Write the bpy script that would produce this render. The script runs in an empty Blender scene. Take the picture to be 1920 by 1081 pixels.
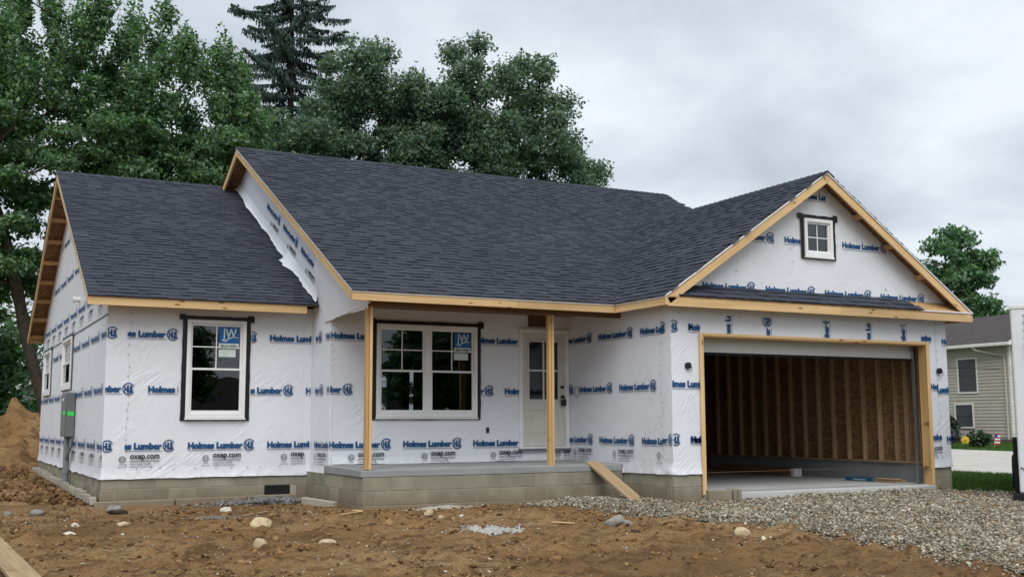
import bpy, bmesh, math, random
import numpy as np
from mathutils import Vector, Matrix, Quaternion, noise as mnoise

sc = bpy.context.scene
COL = sc.collection
random.seed(7); RNG = np.random.default_rng(11)
R = math.radians

# ------------------------------------------------------------------ camera, sky, sun, exposure
cam = bpy.data.cameras.new('camera'); camo = bpy.data.objects.new('camera', cam); COL.objects.link(camo)
CAM = Vector((-2.4077, -18.2291, 0.8227))
c_r = Vector((0.88734094, -0.46110221, -0.0032873)); c_u = Vector((-0.05211674, -0.10737123, 0.99285209)); c_f = Vector((0.45815925, 0.88082698, 0.11930603))
mw = Matrix((c_r, c_u, -c_f)).transposed().to_4x4(); mw.translation = CAM
camo.matrix_world = mw
cam.sensor_width = 36.0; cam.lens = 2096.45 / 1920 * 36; cam.clip_end = 2000; cam.clip_start = .1
sc.camera = camo

SUN_EL, SUN_AZ = R(52), R(-25)      # soft bright part of the overcast, behind the viewer's left shoulder
world = bpy.data.worlds.new('World'); sc.world = world; world.use_nodes = True
def build_world():
    nt = world.node_tree; N = nt.nodes; L = nt.links; N.clear()
    out = N.new('ShaderNodeOutputWorld'); bg = N.new('ShaderNodeBackground'); bg.inputs['Strength'].default_value = 0.1
    sky = N.new('ShaderNodeTexSky'); sky.sky_type = 'NISHITA'; sky.sun_disc = False
    sky.sun_elevation = SUN_EL; sky.sun_rotation = R(205); sky.air_density = 1.0; sky.dust_density = 3.0
    tc = N.new('ShaderNodeTexCoord'); sep = N.new('ShaderNodeSeparateXYZ'); L.new(tc.outputs['Generated'], sep.inputs[0])
    zz = N.new('ShaderNodeMath'); zz.operation = 'ABSOLUTE'; L.new(sep.outputs[2], zz.inputs[0])
    za = N.new('ShaderNodeMath'); za.operation = 'ADD'; za.inputs[1].default_value = .22; L.new(zz.outputs[0], za.inputs[0])
    dx = N.new('ShaderNodeMath'); dx.operation = 'DIVIDE'; L.new(sep.outputs[0], dx.inputs[0]); L.new(za.outputs[0], dx.inputs[1])
    dy = N.new('ShaderNodeMath'); dy.operation = 'DIVIDE'; L.new(sep.outputs[1], dy.inputs[0]); L.new(za.outputs[0], dy.inputs[1])
    cmb = N.new('ShaderNodeCombineXYZ'); L.new(dx.outputs[0], cmb.inputs[0]); L.new(dy.outputs[0], cmb.inputs[1])
    n1 = N.new('ShaderNodeTexNoise'); n1.inputs['Scale'].default_value = 1.4; n1.inputs['Detail'].default_value = 6; n1.inputs['Roughness'].default_value = .5; n1.inputs['Distortion'].default_value = .25
    L.new(cmb.outputs[0], n1.inputs['Vector'])
    cr = N.new('ShaderNodeValToRGB'); e = cr.color_ramp.elements
    e[0].position = .39; e[0].color = (.345, .380, .425, 1); e[1].position = .61; e[1].color = (.555, .590, .630, 1)
    m = e.new(.5); m.color = (.44, .478, .525, 1)
    L.new(n1.outputs['Fac'], cr.inputs[0])
    sca = N.new('ShaderNodeVectorMath'); sca.operation = 'SCALE'; sca.inputs['Scale'].default_value = 10.0; L.new(cr.outputs[0], sca.inputs[0])
    mix = N.new('ShaderNodeMix'); mix.data_type = 'RGBA'; mix.inputs[0].default_value = .94
    L.new(sky.outputs[0], mix.inputs[6]); L.new(sca.outputs[0], mix.inputs[7])
    L.new(mix.outputs[2], bg.inputs['Color']); L.new(bg.outputs[0], out.inputs[0])
build_world()
sun = bpy.data.lights.new('sun', 'SUN'); sun.energy = 1.5; sun.angle = R(50); sun.color = (1, .985, .96)
suno = bpy.data.objects.new('sun', sun); COL.objects.link(suno)
sd = Vector((math.sin(SUN_AZ) * math.cos(SUN_EL), -math.cos(SUN_AZ) * math.cos(SUN_EL), math.sin(SUN_EL)))   # towards the sun
suno.rotation_euler = sd.to_track_quat('Z', 'Y').to_euler(); suno.location = (0, -20, 30)
vs = sc.view_settings; vs.view_transform = 'Standard'; vs.look = 'None'; vs.gamma = 1; vs.exposure = 0.70; vs.use_curve_mapping = False
sc.render.engine = 'CYCLES'
sc.cycles.max_bounces = 8; sc.cycles.transparent_max_bounces = 12

# ------------------------------------------------------------------ materials
MATS = {}
def nodes(name):
    m = bpy.data.materials.new(name); m.use_nodes = True
    nt = m.node_tree; b = nt.nodes['Principled BSDF']; MATS[name] = m
    return m, nt.nodes, nt.links, b
def rgba(c): return (c[0], c[1], c[2], 1)
def setp(b, rough=.6, spec=.3, metal=0):
    b.inputs['Roughness'].default_value = rough; b.inputs['Specular IOR Level'].default_value = spec; b.inputs['Metallic'].default_value = metal
def add_noise(N, L, vec, scale, detail=4, rough=.55, dist=0, stretch=None):
    if stretch:
        mp = N.new('ShaderNodeMapping'); mp.inputs['Scale'].default_value = stretch; L.new(vec, mp.inputs[0]); vec = mp.outputs[0]
    n = N.new('ShaderNodeTexNoise'); n.inputs['Scale'].default_value = scale; n.inputs['Detail'].default_value = detail
    n.inputs['Roughness'].default_value = rough; n.inputs['Distortion'].default_value = dist; L.new(vec, n.inputs['Vector'])
    return n.outputs['Fac']
def ramp(N, L, fac, stops):
    cr = N.new('ShaderNodeValToRGB'); e = cr.color_ramp.elements
    while len(e) < len(stops): e.new(.5)
    for i, (p, c) in enumerate(stops):
        e[i].position = p; e[i].color = rgba(c) if not isinstance(c, float) else (c, c, c, 1)
    L.new(fac, cr.inputs[0]); return cr.outputs[0]
def mixc(N, L, fac, a, b, mode='MIX'):
    m = N.new('ShaderNodeMix'); m.data_type = 'RGBA'; m.blend_type = mode
    for s, v in ((0, fac), (6, a), (7, b)):
        if hasattr(v, 'is_linked') or hasattr(v, 'links'): L.new(v, m.inputs[s])
        elif s == 0: m.inputs[0].default_value = v
        else: m.inputs[s].default_value = rgba(v)
    return m.outputs[2]
def bump(N, L, b, h, strength=.4, dist=.01):
    bp = N.new('ShaderNodeBump'); bp.inputs['Strength'].default_value = strength; bp.inputs['Distance'].default_value = dist
    L.new(h, bp.inputs['Height']); L.new(bp.outputs[0], b.inputs['Normal']); return bp
def mathn(N, L, op, a, b=None):
    m = N.new('ShaderNodeMath'); m.operation = op
    for i, v in enumerate((a, b)):
        if v is None: continue
        if isinstance(v, (int, float)): m.inputs[i].default_value = v
        else: L.new(v, m.inputs[i])
    return m.outputs[0]
def coord(N, kind='Object'):
    return N.new('ShaderNodeTexCoord').outputs[kind]
def plain(name, c, rough=.5, spec=.3, metal=0, var=.12, scale=6, bmp=0):
    m, N, L, b = nodes(name); setp(b, rough, spec, metal)
    o = coord(N); f = add_noise(N, L, o, scale, 5)
    lo = tuple(x * (1 - var) for x in c); hi = tuple(min(1, x * (1 + var)) for x in c)
    L.new(ramp(N, L, f, [(.3, lo), (.7, hi)]), b.inputs['Base Color'])
    if bmp: bump(N, L, b, add_noise(N, L, o, scale * 8, 4), bmp, .005)
    return m
def wrinkle_height(N, L, o):
    a = add_noise(N, L, o, 3.0, 3, .55, 1.5, (1, 1, .45)); ra = ramp(N, L, a, [(.42, 0.), (.5, 1.), (.58, 0.)])
    c = add_noise(N, L, o, 7.0, 4, .6, 2.2, (1, 1, .7)); rc = ramp(N, L, c, [(.44, 0.), (.5, .55), (.56, 0.)])
    mask = ramp(N, L, add_noise(N, L, o, 1.1, 2), [(.46, .03), (.66, .8)])
    mp = N.new('ShaderNodeMapping'); mp.inputs['Rotation'].default_value = (R(30), R(36), 0); L.new(o, mp.inputs[0])
    mp2 = N.new('ShaderNodeMapping'); mp2.inputs['Scale'].default_value = (1.6, 1.6, 15); L.new(mp.outputs[0], mp2.inputs[0])
    dg = N.new('ShaderNodeTexNoise'); dg.inputs['Scale'].default_value = 1.3; dg.inputs['Detail'].default_value = 1.5; dg.inputs['Distortion'].default_value = .5; L.new(mp2.outputs[0], dg.inputs['Vector'])
    m2 = ramp(N, L, add_noise(N, L, o, 1.7, 2), [(.50, 0.), (.64, 1.)])
    dgm = mathn(N, L, 'MULTIPLY', ramp(N, L, dg.outputs['Fac'], [(.42, 0.), (.62, 1.0)]), m2)
    h = mathn(N, L, 'ADD', ra, rc); h = mathn(N, L, 'ADD', mathn(N, L, 'MULTIPLY', h, mask), dgm)
    soft = add_noise(N, L, o, 2.2, 2)
    return mathn(N, L, 'ADD', h, mathn(N, L, 'MULTIPLY', soft, 1.6))
def wrap_mat(name, col, stain=0., strength=.55):
    m, N, L, b = nodes(name); setp(b, .42, .35)
    o = coord(N); f = add_noise(N, L, o, .9, 4)
    c = ramp(N, L, f, [(.3, tuple(x * .93 for x in col)), (.7, col)])
    fib = add_noise(N, L, o, 130, 2)
    c = mixc(N, L, ramp(N, L, fib, [(.3, 0.), (.8, .10)]), c, (.45, .46, .5))
    if stain:
        s = ramp(N, L, add_noise(N, L, o, 7.5, 5, .65), [(.60, 0.), (.70, stain)])
        s2 = ramp(N, L, add_noise(N, L, o, 1.4, 2), [(.45, 0.), (.6, 1.)])
        c = mixc(N, L, mathn(N, L, 'MULTIPLY', s, s2), c, (.33, .24, .13))
    # splashed mud low on the sheet: follows height above the soil
    sp = N.new('ShaderNodeSeparateXYZ'); L.new(o, sp.inputs[0])
    low = ramp(N, L, mathn(N, L, 'ADD', sp.outputs[2], 0.05), [(.0, .5), (.28, 0.)])
    mud = mathn(N, L, 'MULTIPLY', low, ramp(N, L, add_noise(N, L, o, 22, 5, .7), [(.5, 0.), (.75, 1.)]))
    c = mixc(N, L, mud, c, (.40, .33, .24))
    L.new(c, b.inputs['Base Color']); bump(N, L, b, wrinkle_height(N, L, o), strength, .012)
    return m
def wood_mat(name, light, dark, knot=(.20, .09, .03), rough=.6):
    m, N, L, b = nodes(name); setp(b, rough, .25)
    o = coord(N); oi = N.new('ShaderNodeObjectInfo')
    ad = N.new('ShaderNodeVectorMath'); ad.operation = 'ADD'; L.new(o, ad.inputs[0])
    sc_ = N.new('ShaderNodeVectorMath'); sc_.operation = 'SCALE'; sc_.inputs['Scale'].default_value = 37; L.new(oi.outputs['Random'], sc_.inputs[0])
    cb = N.new('ShaderNodeCombineXYZ'); r_ = mathn(N, L, 'MULTIPLY', oi.outputs['Random'], 41.0); L.new(r_, cb.inputs[0]); L.new(r_, cb.inputs[1]); L.new(cb.outputs[0], ad.inputs[1])
    v = ad.outputs[0]
    g = add_noise(N, L, v, 1.0, 5, .6, .6, (1.2, 45, 45)); broad = add_noise(N, L, v, 1.0, 2, .5, .3, (.6, 9, 9))
    c = ramp(N, L, g, [(.3, dark), (.62, light)])
    c = mixc(N, L, ramp(N, L, broad, [(.35, .0), (.7, .45)]), c, tuple(x * .78 for x in dark))
    vo = N.new('ShaderNodeTexVoronoi'); mp = N.new('ShaderNodeMapping'); mp.inputs['Scale'].default_value = (2.6, .6, 8); L.new(v, mp.inputs[0]); L.new(mp.outputs[0], vo.inputs['Vector']); vo.inputs['Scale'].default_value = 1
    c = mixc(N, L, ramp(N, L, vo.outputs['Distance'], [(.09, .9), (.16, 0.)]), c, knot)
    tint = N.new('ShaderNodeHueSaturation'); L.new(c, tint.inputs['Color']); L.new(mathn(N, L, 'ADD', mathn(N, L, 'MULTIPLY', oi.outputs['Random'], .28), .84), tint.inputs['Value'])
    L.new(tint.outputs[0], b.inputs['Base Color']); bump(N, L, b, g, .25, .003)
    return m
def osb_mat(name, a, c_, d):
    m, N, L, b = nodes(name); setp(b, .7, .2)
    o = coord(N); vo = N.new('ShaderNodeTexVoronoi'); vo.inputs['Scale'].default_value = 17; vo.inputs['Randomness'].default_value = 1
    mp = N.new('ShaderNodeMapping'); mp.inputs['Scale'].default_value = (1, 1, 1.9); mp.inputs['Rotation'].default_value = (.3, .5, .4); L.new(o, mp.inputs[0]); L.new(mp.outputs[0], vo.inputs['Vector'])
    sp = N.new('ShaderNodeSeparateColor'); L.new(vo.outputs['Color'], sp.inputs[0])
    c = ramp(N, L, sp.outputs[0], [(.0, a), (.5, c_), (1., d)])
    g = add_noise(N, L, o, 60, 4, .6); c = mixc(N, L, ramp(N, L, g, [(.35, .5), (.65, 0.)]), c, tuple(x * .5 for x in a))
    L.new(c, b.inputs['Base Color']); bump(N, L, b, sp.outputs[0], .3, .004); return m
def glass_mat():
    m, N, L, b = nodes('window_glass'); N.remove(b)
    out = [n for n in N if n.type == 'OUTPUT_MATERIAL'][0]
    t = N.new('ShaderNodeBsdfTransparent'); t.inputs[0].default_value = (.50, .54, .55, 1)
    g = N.new('ShaderNodeBsdfGlossy'); g.inputs['Roughness'].default_value = .01; g.inputs[0].default_value = (.9, .95, 1, 1)
    fr = N.new('ShaderNodeFresnel'); fr.inputs[0].default_value = 1.85
    wob = add_noise(N, L, coord(N), 2.0, 1); bp = N.new('ShaderNodeBump'); bp.inputs['Strength'].default_value = .03; bp.inputs['Distance'].default_value = .05; L.new(wob, bp.inputs['Height']); L.new(bp.outputs[0], g.inputs['Normal'])
    mx = N.new('ShaderNodeMixShader'); L.new(fr.outputs[0], mx.inputs[0]); L.new(t.outputs[0], mx.inputs[1]); L.new(g.outputs[0], mx.inputs[2]); L.new(mx.outputs[0], out.inputs[0])
    return m
def shingle_mat():
    m, N, L, b = nodes('asphalt_shingle'); setp(b, .85, .25)
    o = N.new('ShaderNodeNewGeometry').outputs['Position']
    at = N.new('ShaderNodeAttribute'); at.attribute_name = 'shade'
    f = add_noise(N, L, o, 160, 2, .7); big = add_noise(N, L, o, .8, 3)
    c = ramp(N, L, at.outputs['Fac'], [(0., (.019, .023, .032)), (.5, (.046, .054, .074)), (1., (.084, .097, .128))])
    c = mixc(N, L, ramp(N, L, f, [(.35, .55), (.7, 0.)]), c, (.018, .02, .026))
    c = mixc(N, L, ramp(N, L, big, [(.4, 0.), (.75, .18)]), c, (.10, .105, .12))
    L.new(c, b.inputs['Base Color']); bump(N, L, b, f, .5, .003); return m
def block_mat():
    m, N, L, b = nodes('concrete_block'); setp(b, .9, .15)
    g = N.new('ShaderNodeNewGeometry').outputs['Position']; oi = N.new('ShaderNodeObjectInfo')
    f = add_noise(N, L, g, 3, 5); fine = add_noise(N, L, g, 90, 3, .7)
    c = ramp(N, L, f, [(.3, (.24, .22, .165)), (.7, (.35, .325, .25))])
    hs = N.new('ShaderNodeHueSaturation'); L.new(c, hs.inputs['Color']); L.new(mathn(N, L, 'ADD', mathn(N, L, 'MULTIPLY', oi.outputs['Random'], .34), .80), hs.inputs['Value'])
    c = mixc(N, L, ramp(N, L, fine, [(.35, .4), (.6, 0.)]), hs.outputs[0], (.2, .19, .16))
    # soil splashed up from the ground
    sp = N.new('ShaderNodeSeparateXYZ'); L.new(g, sp.inputs[0])
    hgt = mathn(N, L, 'ADD', sp.outputs[2], mathn(N, L, 'MULTIPLY', add_noise(N, L, g, 4, 4), .3))
    c = mixc(N, L, ramp(N, L, mathn(N, L, 'ADD', hgt, .5), [(.12, .85), (.50, 0.)]), c, (.17, .115, .062))
    L.new(c, b.inputs['Base Color']); bump(N, L, b, fine, .5, .004); return m
def dirt_mat(name='dirt'):
    m, N, L, b = nodes(name); setp(b, .95, .1)
    g = N.new('ShaderNodeNewGeometry').outputs['Position']
    f = add_noise(N, L, g, .55, 6, .6, .4); md = add_noise(N, L, g, 2.6, 7, .68, .8, (.8, 2.0, 1)); fine = add_noise(N, L, g, 40, 6, .72)
    c = ramp(N, L, f, [(.34, (.178, .102, .046)), (.5, (.262, .157, .072)), (.68, (.345, .223, .113))])
    c = mixc(N, L, ramp(N, L, md, [(.39, .75), (.50, 0.)]), c, (.088, .048, .023))
    c = mixc(N, L, ramp(N, L, fine, [(.36, .65), (.52, 0.)]), c, (.085, .047, .024))
    c = mixc(N, L, ramp(N, L, fine, [(.66, 0.), (.76, .55)]), c, (.42, .33, .22))
    return m, N, L, b, g, c, fine, md
def ground_mat():
    m, N, L, b, g, c, fine, md = dirt_mat('dirt_ground')
    # beyond the building plot the sheet is mown lawn
    sp = N.new('ShaderNodeSeparateXYZ'); L.new(g, sp.inputs[0])
    far = ramp(N, L, mathn(N, L, 'MULTIPLY', mathn(N, L, 'ADD', sp.outputs[1], mathn(N, L, 'MULTIPLY', add_noise(N, L, g, .4, 3), 3.)), .01), [(.185, 0.), (.20, 1.)])
    rt = ramp(N, L, mathn(N, L, 'MULTIPLY', mathn(N, L, 'SUBTRACT', sp.outputs[0], 14.0), .1), [(.0, 0.), (.03, 1.)])
    fac = mathn(N, L, 'MAXIMUM', far, rt)
    gr = ramp(N, L, add_noise(N, L, g, 14, 5, .7), [(.3, (.035, .075, .018)), (.7, (.08, .14, .035))])
    L.new(mixc(N, L, fac, c, gr), b.inputs['Base Color'])
    h = mathn(N, L, 'ADD', fine, mathn(N, L, 'MULTIPLY', md, 1.5)); bump(N, L, b, h, 1.0, .024); return m
def vcol_mat(name, rough=.85, spec=.2, grain=60, transl=0., sheen=0):
    """colour from a per-face/per-point colour attribute 'tint'"""
    m, N, L, b = nodes(name); setp(b, rough, spec)
    at = N.new('ShaderNodeAttribute'); at.attribute_name = 'tint'
    c = at.outputs['Color']
    if grain:
        g = N.new('ShaderNodeNewGeometry').outputs['Position']; f = add_noise(N, L, g, grain, 4, .65)
        c = mixc(N, L, 1.0, c, ramp(N, L, f, [(.3, .72), (.7, 1.0)]), 'MULTIPLY'); bump(N, L, b, f, .4, .004)
    L.new(c, b.inputs['Base Color'])
    if transl:
        out = [n for n in N if n.type == 'OUTPUT_MATERIAL'][0]
        t = N.new('ShaderNodeBsdfTranslucent'); br = mixc(N, L, 1.0, c, (1.3, 1.5, .7), 'MULTIPLY'); L.new(br, t.inputs[0])
        mx = N.new('ShaderNodeMixShader'); mx.inputs[0].default_value = transl; L.new(b.outputs[0], mx.inputs[1]); L.new(t.outputs[0], mx.inputs[2]); L.new(mx.outputs[0], out.inputs[0])
    return m
def concrete_mat(name, lo, hi):
    m, N, L, b = nodes(name); setp(b, .8, .25)
    g = N.new('ShaderNodeNewGeometry').outputs['Position']
    f = add_noise(N, L, g, 1.2, 6, .6, .3); st = add_noise(N, L, g, 2.5, 4, .6, .2, (.4, 1, 3)); fine = add_noise(N, L, g, 80, 3)
    c = ramp(N, L, f, [(.3, lo), (.7, hi)]); c = mixc(N, L, ramp(N, L, st, [(.5, 0.), (.75, .35)]), c, tuple(x * .6 for x in lo))
    c = mixc(N, L, ramp(N, L, fine, [(.35, .25), (.6, 0.)]), c, tuple(x * .55 for x in lo))
    L.new(c, b.inputs['Base Color']); bump(N, L, b, fine, .25, .003); return m
def siding_mat(name, c): return plain(name, c, .6, .3, 0, .06, 2.5, .05)

wrap_mat('house_wrap', (.79, .815, .865), 0, .38); wrap_mat('house_wrap_stained', (.77, .79, .83), .8, .28)
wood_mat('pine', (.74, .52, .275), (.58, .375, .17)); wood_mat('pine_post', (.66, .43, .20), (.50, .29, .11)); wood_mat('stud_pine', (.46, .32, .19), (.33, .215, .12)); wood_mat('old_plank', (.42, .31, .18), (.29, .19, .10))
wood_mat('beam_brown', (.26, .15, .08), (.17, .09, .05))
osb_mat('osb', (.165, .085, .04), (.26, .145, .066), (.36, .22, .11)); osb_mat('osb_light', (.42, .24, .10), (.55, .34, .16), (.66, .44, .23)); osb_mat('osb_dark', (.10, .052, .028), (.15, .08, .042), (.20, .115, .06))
glass_mat(); shingle_mat(); block_mat(); ground_mat()
_m, _N, _L, _b, _g, _c, _f, _md = dirt_mat('dirt'); _L.new(_c, _b.inputs['Base Color']); bump(_N, _L, _b, _f, .9, .02)
plain('vinyl_white', (.80, .80, .80), .35, .4, 0, .03); plain('black_tape', (.008, .008, .01), .45, .4, 0, .3, 9, .2); plain('ink_blue', (.012, .075, .20), .5, .3, 0, .15, 20); plain('ink_black', (.03, .035, .05), .55, .3, 0, .2, 30)
plain('door_paint', (.62, .60, .54), .4, .4, 0, .03); plain('black_metal', (.02, .02, .022), .4, .5, .4); plain('steel', (.42, .44, .46), .35, .5, .8, .08); plain('grey_box', (.16, .165, .17), .5, .4, .2, .08)
plain('green_sticker', (.05, .75, .10), .5); plain('sticker_blue', (.015, .12, .36), .4); plain('sticker_white', (.62, .72, .68), .5); plain('drip_white', (.72, .72, .73), .35, .4)
concrete_mat('slab', (.25, .26, .26), (.36, .37, .37)); concrete_mat('garage_slab', (.46, .47, .46), (.58, .59, .58)); concrete_mat('mortar', (.33, .305, .24), (.44, .41, .33)); concrete_mat('stem_wall', (.22, .23, .24), (.32, .33, .34)); concrete_mat('driveway_concrete', (.46, .44, .40), (.58, .56, .50))
concrete_mat('footing_concrete', (.20, .16, .11), (.30, .25, .18)); plain('drywall', (.5, .49, .47), .9, .1); plain('subfloor', (.28, .19, .11), .8, .1); plain('pipe_grey', (.20, .21, .22), .5, .3)
vcol_mat('leaf', .42, .7, 0, .42); vcol_mat('needle', .6, .35, 0, .08); vcol_mat('stone', .85, .2, 45); vcol_mat('clod', .95, .1, 50); vcol_mat('grass_blade', .7, .2, 0, .2)
plain('bark', (.055, .045, .036), .95, .1, 0, .4, 9, .8); plain('gravel_base', (.19, .155, .105), .95, .1, 0, .35, 30, .8)
siding_mat('siding_tan', (.45, .42, .355)); siding_mat('siding_white', (.55, .57, .58)); plain('roof_brown', (.075, .066, .064), .9, .15, 0, .35, 7, .4); plain('trim_white', (.72, .71, .67), .5)
plain('dark_screen', (.06, .065, .07), .35, .4); plain('trailer_white', (.70, .71, .73), .3, .45, 0, .04, 3); plain('rubber', (.015, .015, .016), .7, .2); plain('red_reflector', (.30, .01, .02), .3, .5)
plain('yellow_petal', (.62, .42, .03), .5); plain('flag_red', (.5, .03, .04), .7); plain('flag_white', (.75, .75, .75), .7); plain('flag_blue', (.03, .05, .25), .7); plain('carton', (.35, .24, .14), .8); plain('blue_wrapper', (.02, .09, .19), .4)
plain('mulch', (.05, .032, .022), .95, .1, 0, .4, 20, .6)

# ------------------------------------------------------------------ helpers
class MB:
    def __init__(s): s.v = []; s.f = []; s.m = []
    def face(s, pts, mi=0):
        b = len(s.v); s.v += [tuple(p) for p in pts]; s.f.append(tuple(range(b, b + len(pts)))); s.m.append(mi); return s
    def box(s, x0, x1, y0, y1, z0, z1, mi=0, c=0):
        b = len(s.v)
        s.v += [(x0, y0, z0), (x1, y0, z0), (x1, y1, z0), (x0, y1, z0), (x0, y0, z1), (x1, y0, z1), (x1, y1, z1), (x0, y1, z1)]
        for q in ((0, 3, 2, 1), (4, 5, 6, 7), (0, 1, 5, 4), (1, 2, 6, 5), (2, 3, 7, 6), (3, 0, 4, 7)):
            s.f.append(tuple(b + i for i in q)); s.m.append(mi)
        return s
    def prism(s, poly, axis_vec, mi=0):
        """poly: list of 3D points; extruded by axis_vec"""
        b = len(s.v); n = len(poly); a = Vector(axis_vec)
        s.v += [tuple(p) for p in poly] + [tuple(Vector(p) + a) for p in poly]
        s.f.append(tuple(range(b, b + n))[::-1]); s.m.append(mi); s.f.append(tuple(range(b + n, b + 2 * n))); s.m.append(mi)
        for i in range(n):
            j = (i + 1) % n; s.f.append((b + i, b + j, b + n + j, b + n + i)); s.m.append(mi)
        return s
    def tube(s, pts, radii, n=8, mi=0, cap=True):
        pts = [Vector(p) for p in pts]; b = len(s.v); k = len(pts)
        for i, p in enumerate(pts):
            d = (pts[min(i + 1, k - 1)] - pts[max(i - 1, 0)]).normalized()
            a = d.orthogonal().normalized() if i == 0 else (a - d * a.dot(d)).normalized()
            c = d.cross(a); rr = radii[i] if hasattr(radii, '__len__') else radii
            for j in range(n):
                t = 2 * math.pi * j / n; s.v.append(tuple(p + (a * math.cos(t) + c * math.sin(t)) * rr))
        for i in range(k - 1):
            for j in range(n):
                jj = (j + 1) % n; s.f.append((b + i * n + j, b + i * n + jj, b + (i + 1) * n + jj, b + (i + 1) * n + j)); s.m.append(mi)
        if cap:
            s.f.append(tuple(range(b, b + n))[::-1]); s.m.append(mi); s.f.append(tuple(range(b + (k - 1) * n, b + k * n))); s.m.append(mi)
        return s
    def mesh(s, name, mats, smooth=False):
        me = bpy.data.meshes.new(name); me.from_pydata(s.v, [], s.f)
        for m in (mats if isinstance(mats, (list, tuple)) else [mats]): me.materials.append(MATS[m])
        if any(s.m): me.polygons.foreach_set('material_index', s.m)
        if smooth: me.polygons.foreach_set('use_smooth', [True] * len(me.polygons))
        me.update(); return me
    def build(s, name, mats, parent=None, loc=(0, 0, 0), rot=None, bevel=0, smooth=False):
        o = link(name, s.mesh(name, mats, smooth), parent, loc, rot)
        if bevel:
            md = o.modifiers.new('bevel', 'BEVEL'); md.width = bevel; md.segments = 2; md.limit_method = 'ANGLE'
        return o
def link(name, data, parent=None, loc=(0, 0, 0), rot=None, mat=None):
    o = bpy.data.objects.new(name, data); COL.objects.link(o); o.parent = parent
    if mat is not None: o.matrix_local = mat
    else:
        o.location = loc
        if rot is not None: o.rotation_euler = rot
    return o
def tag(o, label=None, cat=None, group=None, kind=None):
    if label: o['label'] = label
    if cat: o['category'] = cat
    if group: o['group'] = group
    if kind: o['kind'] = kind
    return o
def empty(name, loc=(0, 0, 0), rz=0, label=None, cat=None, group=None):
    o = link(name, None, None, loc, (0, 0, rz)); o.empty_display_size = .2
    return tag(o, label, cat, group)
def np_mesh(name, V, F, mats, smooth=False, tint=None, shade=None, domain='POINT', matidx=None):
    """V (n,3); F (m,k) same-size faces"""
    me = bpy.data.meshes.new(name); V = np.asarray(V, np.float32); F = np.asarray(F, np.int32); m, k = F.shape
    me.vertices.add(len(V)); me.vertices.foreach_set('co', V.ravel()); me.loops.add(m * k); me.loops.foreach_set('vertex_index', F.ravel())
    me.polygons.add(m); me.polygons.foreach_set('loop_start', np.arange(0, m * k, k, dtype=np.int32)); me.polygons.foreach_set('loop_total', np.full(m, k, np.int32))
    me.polygons.foreach_set('use_smooth', np.full(m, smooth, bool))
    for t in (mats if isinstance(mats, (list, tuple)) else [mats]): me.materials.append(MATS[t])
    if tint is not None:
        a = me.attributes.new('tint', 'FLOAT_COLOR', domain); T = np.ones((len(tint), 4), np.float32); T[:, :3] = tint; a.data.foreach_set('color', T.ravel())
    if shade is not None:
        a = me.attributes.new('shade', 'FLOAT', domain); a.data.foreach_set('value', np.asarray(shade, np.float32))
    me.update(calc_edges=True); me.validate(); return me
def board(name, p0, p1, w, t, mat, parent, up=(0, 0, 1), bevel=.003, obj=True):
    """a timber from p0 to p1 (centre line); w along 'up', t across; local X is its length"""
    p0, p1 = Vector(p0), Vector(p1); x = (p1 - p0).normalized(); u = Vector(up); y = u.cross(x).normalized(); z = x.cross(y); Ln = (p1 - p0).length
    mb = MB().box(-Ln / 2, Ln / 2, -t / 2, t / 2, -w / 2, w / 2)
    M = Matrix((x, y, z)).transposed().to_4x4(); M.translation = (p0 + p1) / 2
    o = link(name, mb.mesh(name, mat), parent, mat=M)
    if bevel:
        md = o.modifiers.new('bevel', 'BEVEL'); md.width = bevel; md.segments = 1
    return o
def vnoise(x, y, seed=0):
    """value noise on numpy arrays, range 0..1"""
    xi = np.floor(x).astype(np.int64); yi = np.floor(y).astype(np.int64); fx = x - xi; fy = y - yi
    fx = fx * fx * (3 - 2 * fx); fy = fy * fy * (3 - 2 * fy)
    def h(a, b):
        n = (a * 374761393 + b * 668265263 + seed * 974711) & 0xffffffff
        n = ((n ^ (n >> 13)) * 1274126177) & 0xffffffff
        return ((n ^ (n >> 16)) & 0xffff) / 65535.
    return (h(xi, yi) * (1 - fx) + h(xi + 1, yi) * fx) * (1 - fy) + (h(xi, yi + 1) * (1 - fx) + h(xi + 1, yi + 1) * fx) * fy
def fbm(x, y, o=4, seed=0):
    s = 0; a = .5; tot = 0
    for i in range(o): s = s + a * vnoise(x * 2 ** i, y * 2 ** i, seed + i); tot += a; a *= .55
    return s / tot
def zg0(x, y):
    x = np.asarray(x, float); y = np.asarray(y, float)
    z = -.42 - .03 * np.clip(-3.5 - y, 0, 20) + np.clip(.012 * np.clip(y, 0, None), 0, .14) + np.clip(.012 * np.clip(x - 14, 0, None), 0, .30)
    return z
def zg(x, y):
    """ground height with the trampled unevenness of the building plot"""
    x = np.asarray(x, float); y = np.asarray(y, float); z = zg0(x, y)
    near = np.clip((30 - np.hypot(x - 4, y + 5)) / 10, 0, 1)
    n = (fbm(x * .5, y * .7, 3, 3) - .5) * .16 + (fbm(x * 1.7, y * 2.6, 3, 9) - .5) * .085
    cl = np.clip(fbm(x * 2.2, y * 3.4, 4, 21) - .55, 0, 1) * .26 + np.clip(fbm(x * 6.5, y * 8, 3, 31) - .54, 0, 1) * .22 + np.clip(fbm(x * 1.1, y * 2.6, 4, 61) - .58, 0, 1) * .22
    wall = np.clip((-3.2 - y) / 1.0, .25, 1)
    return z + near * wall * (n * .45 + cl)
def zgf(x, y): return float(zg(np.array([x]), np.array([y]))[0])

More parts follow.
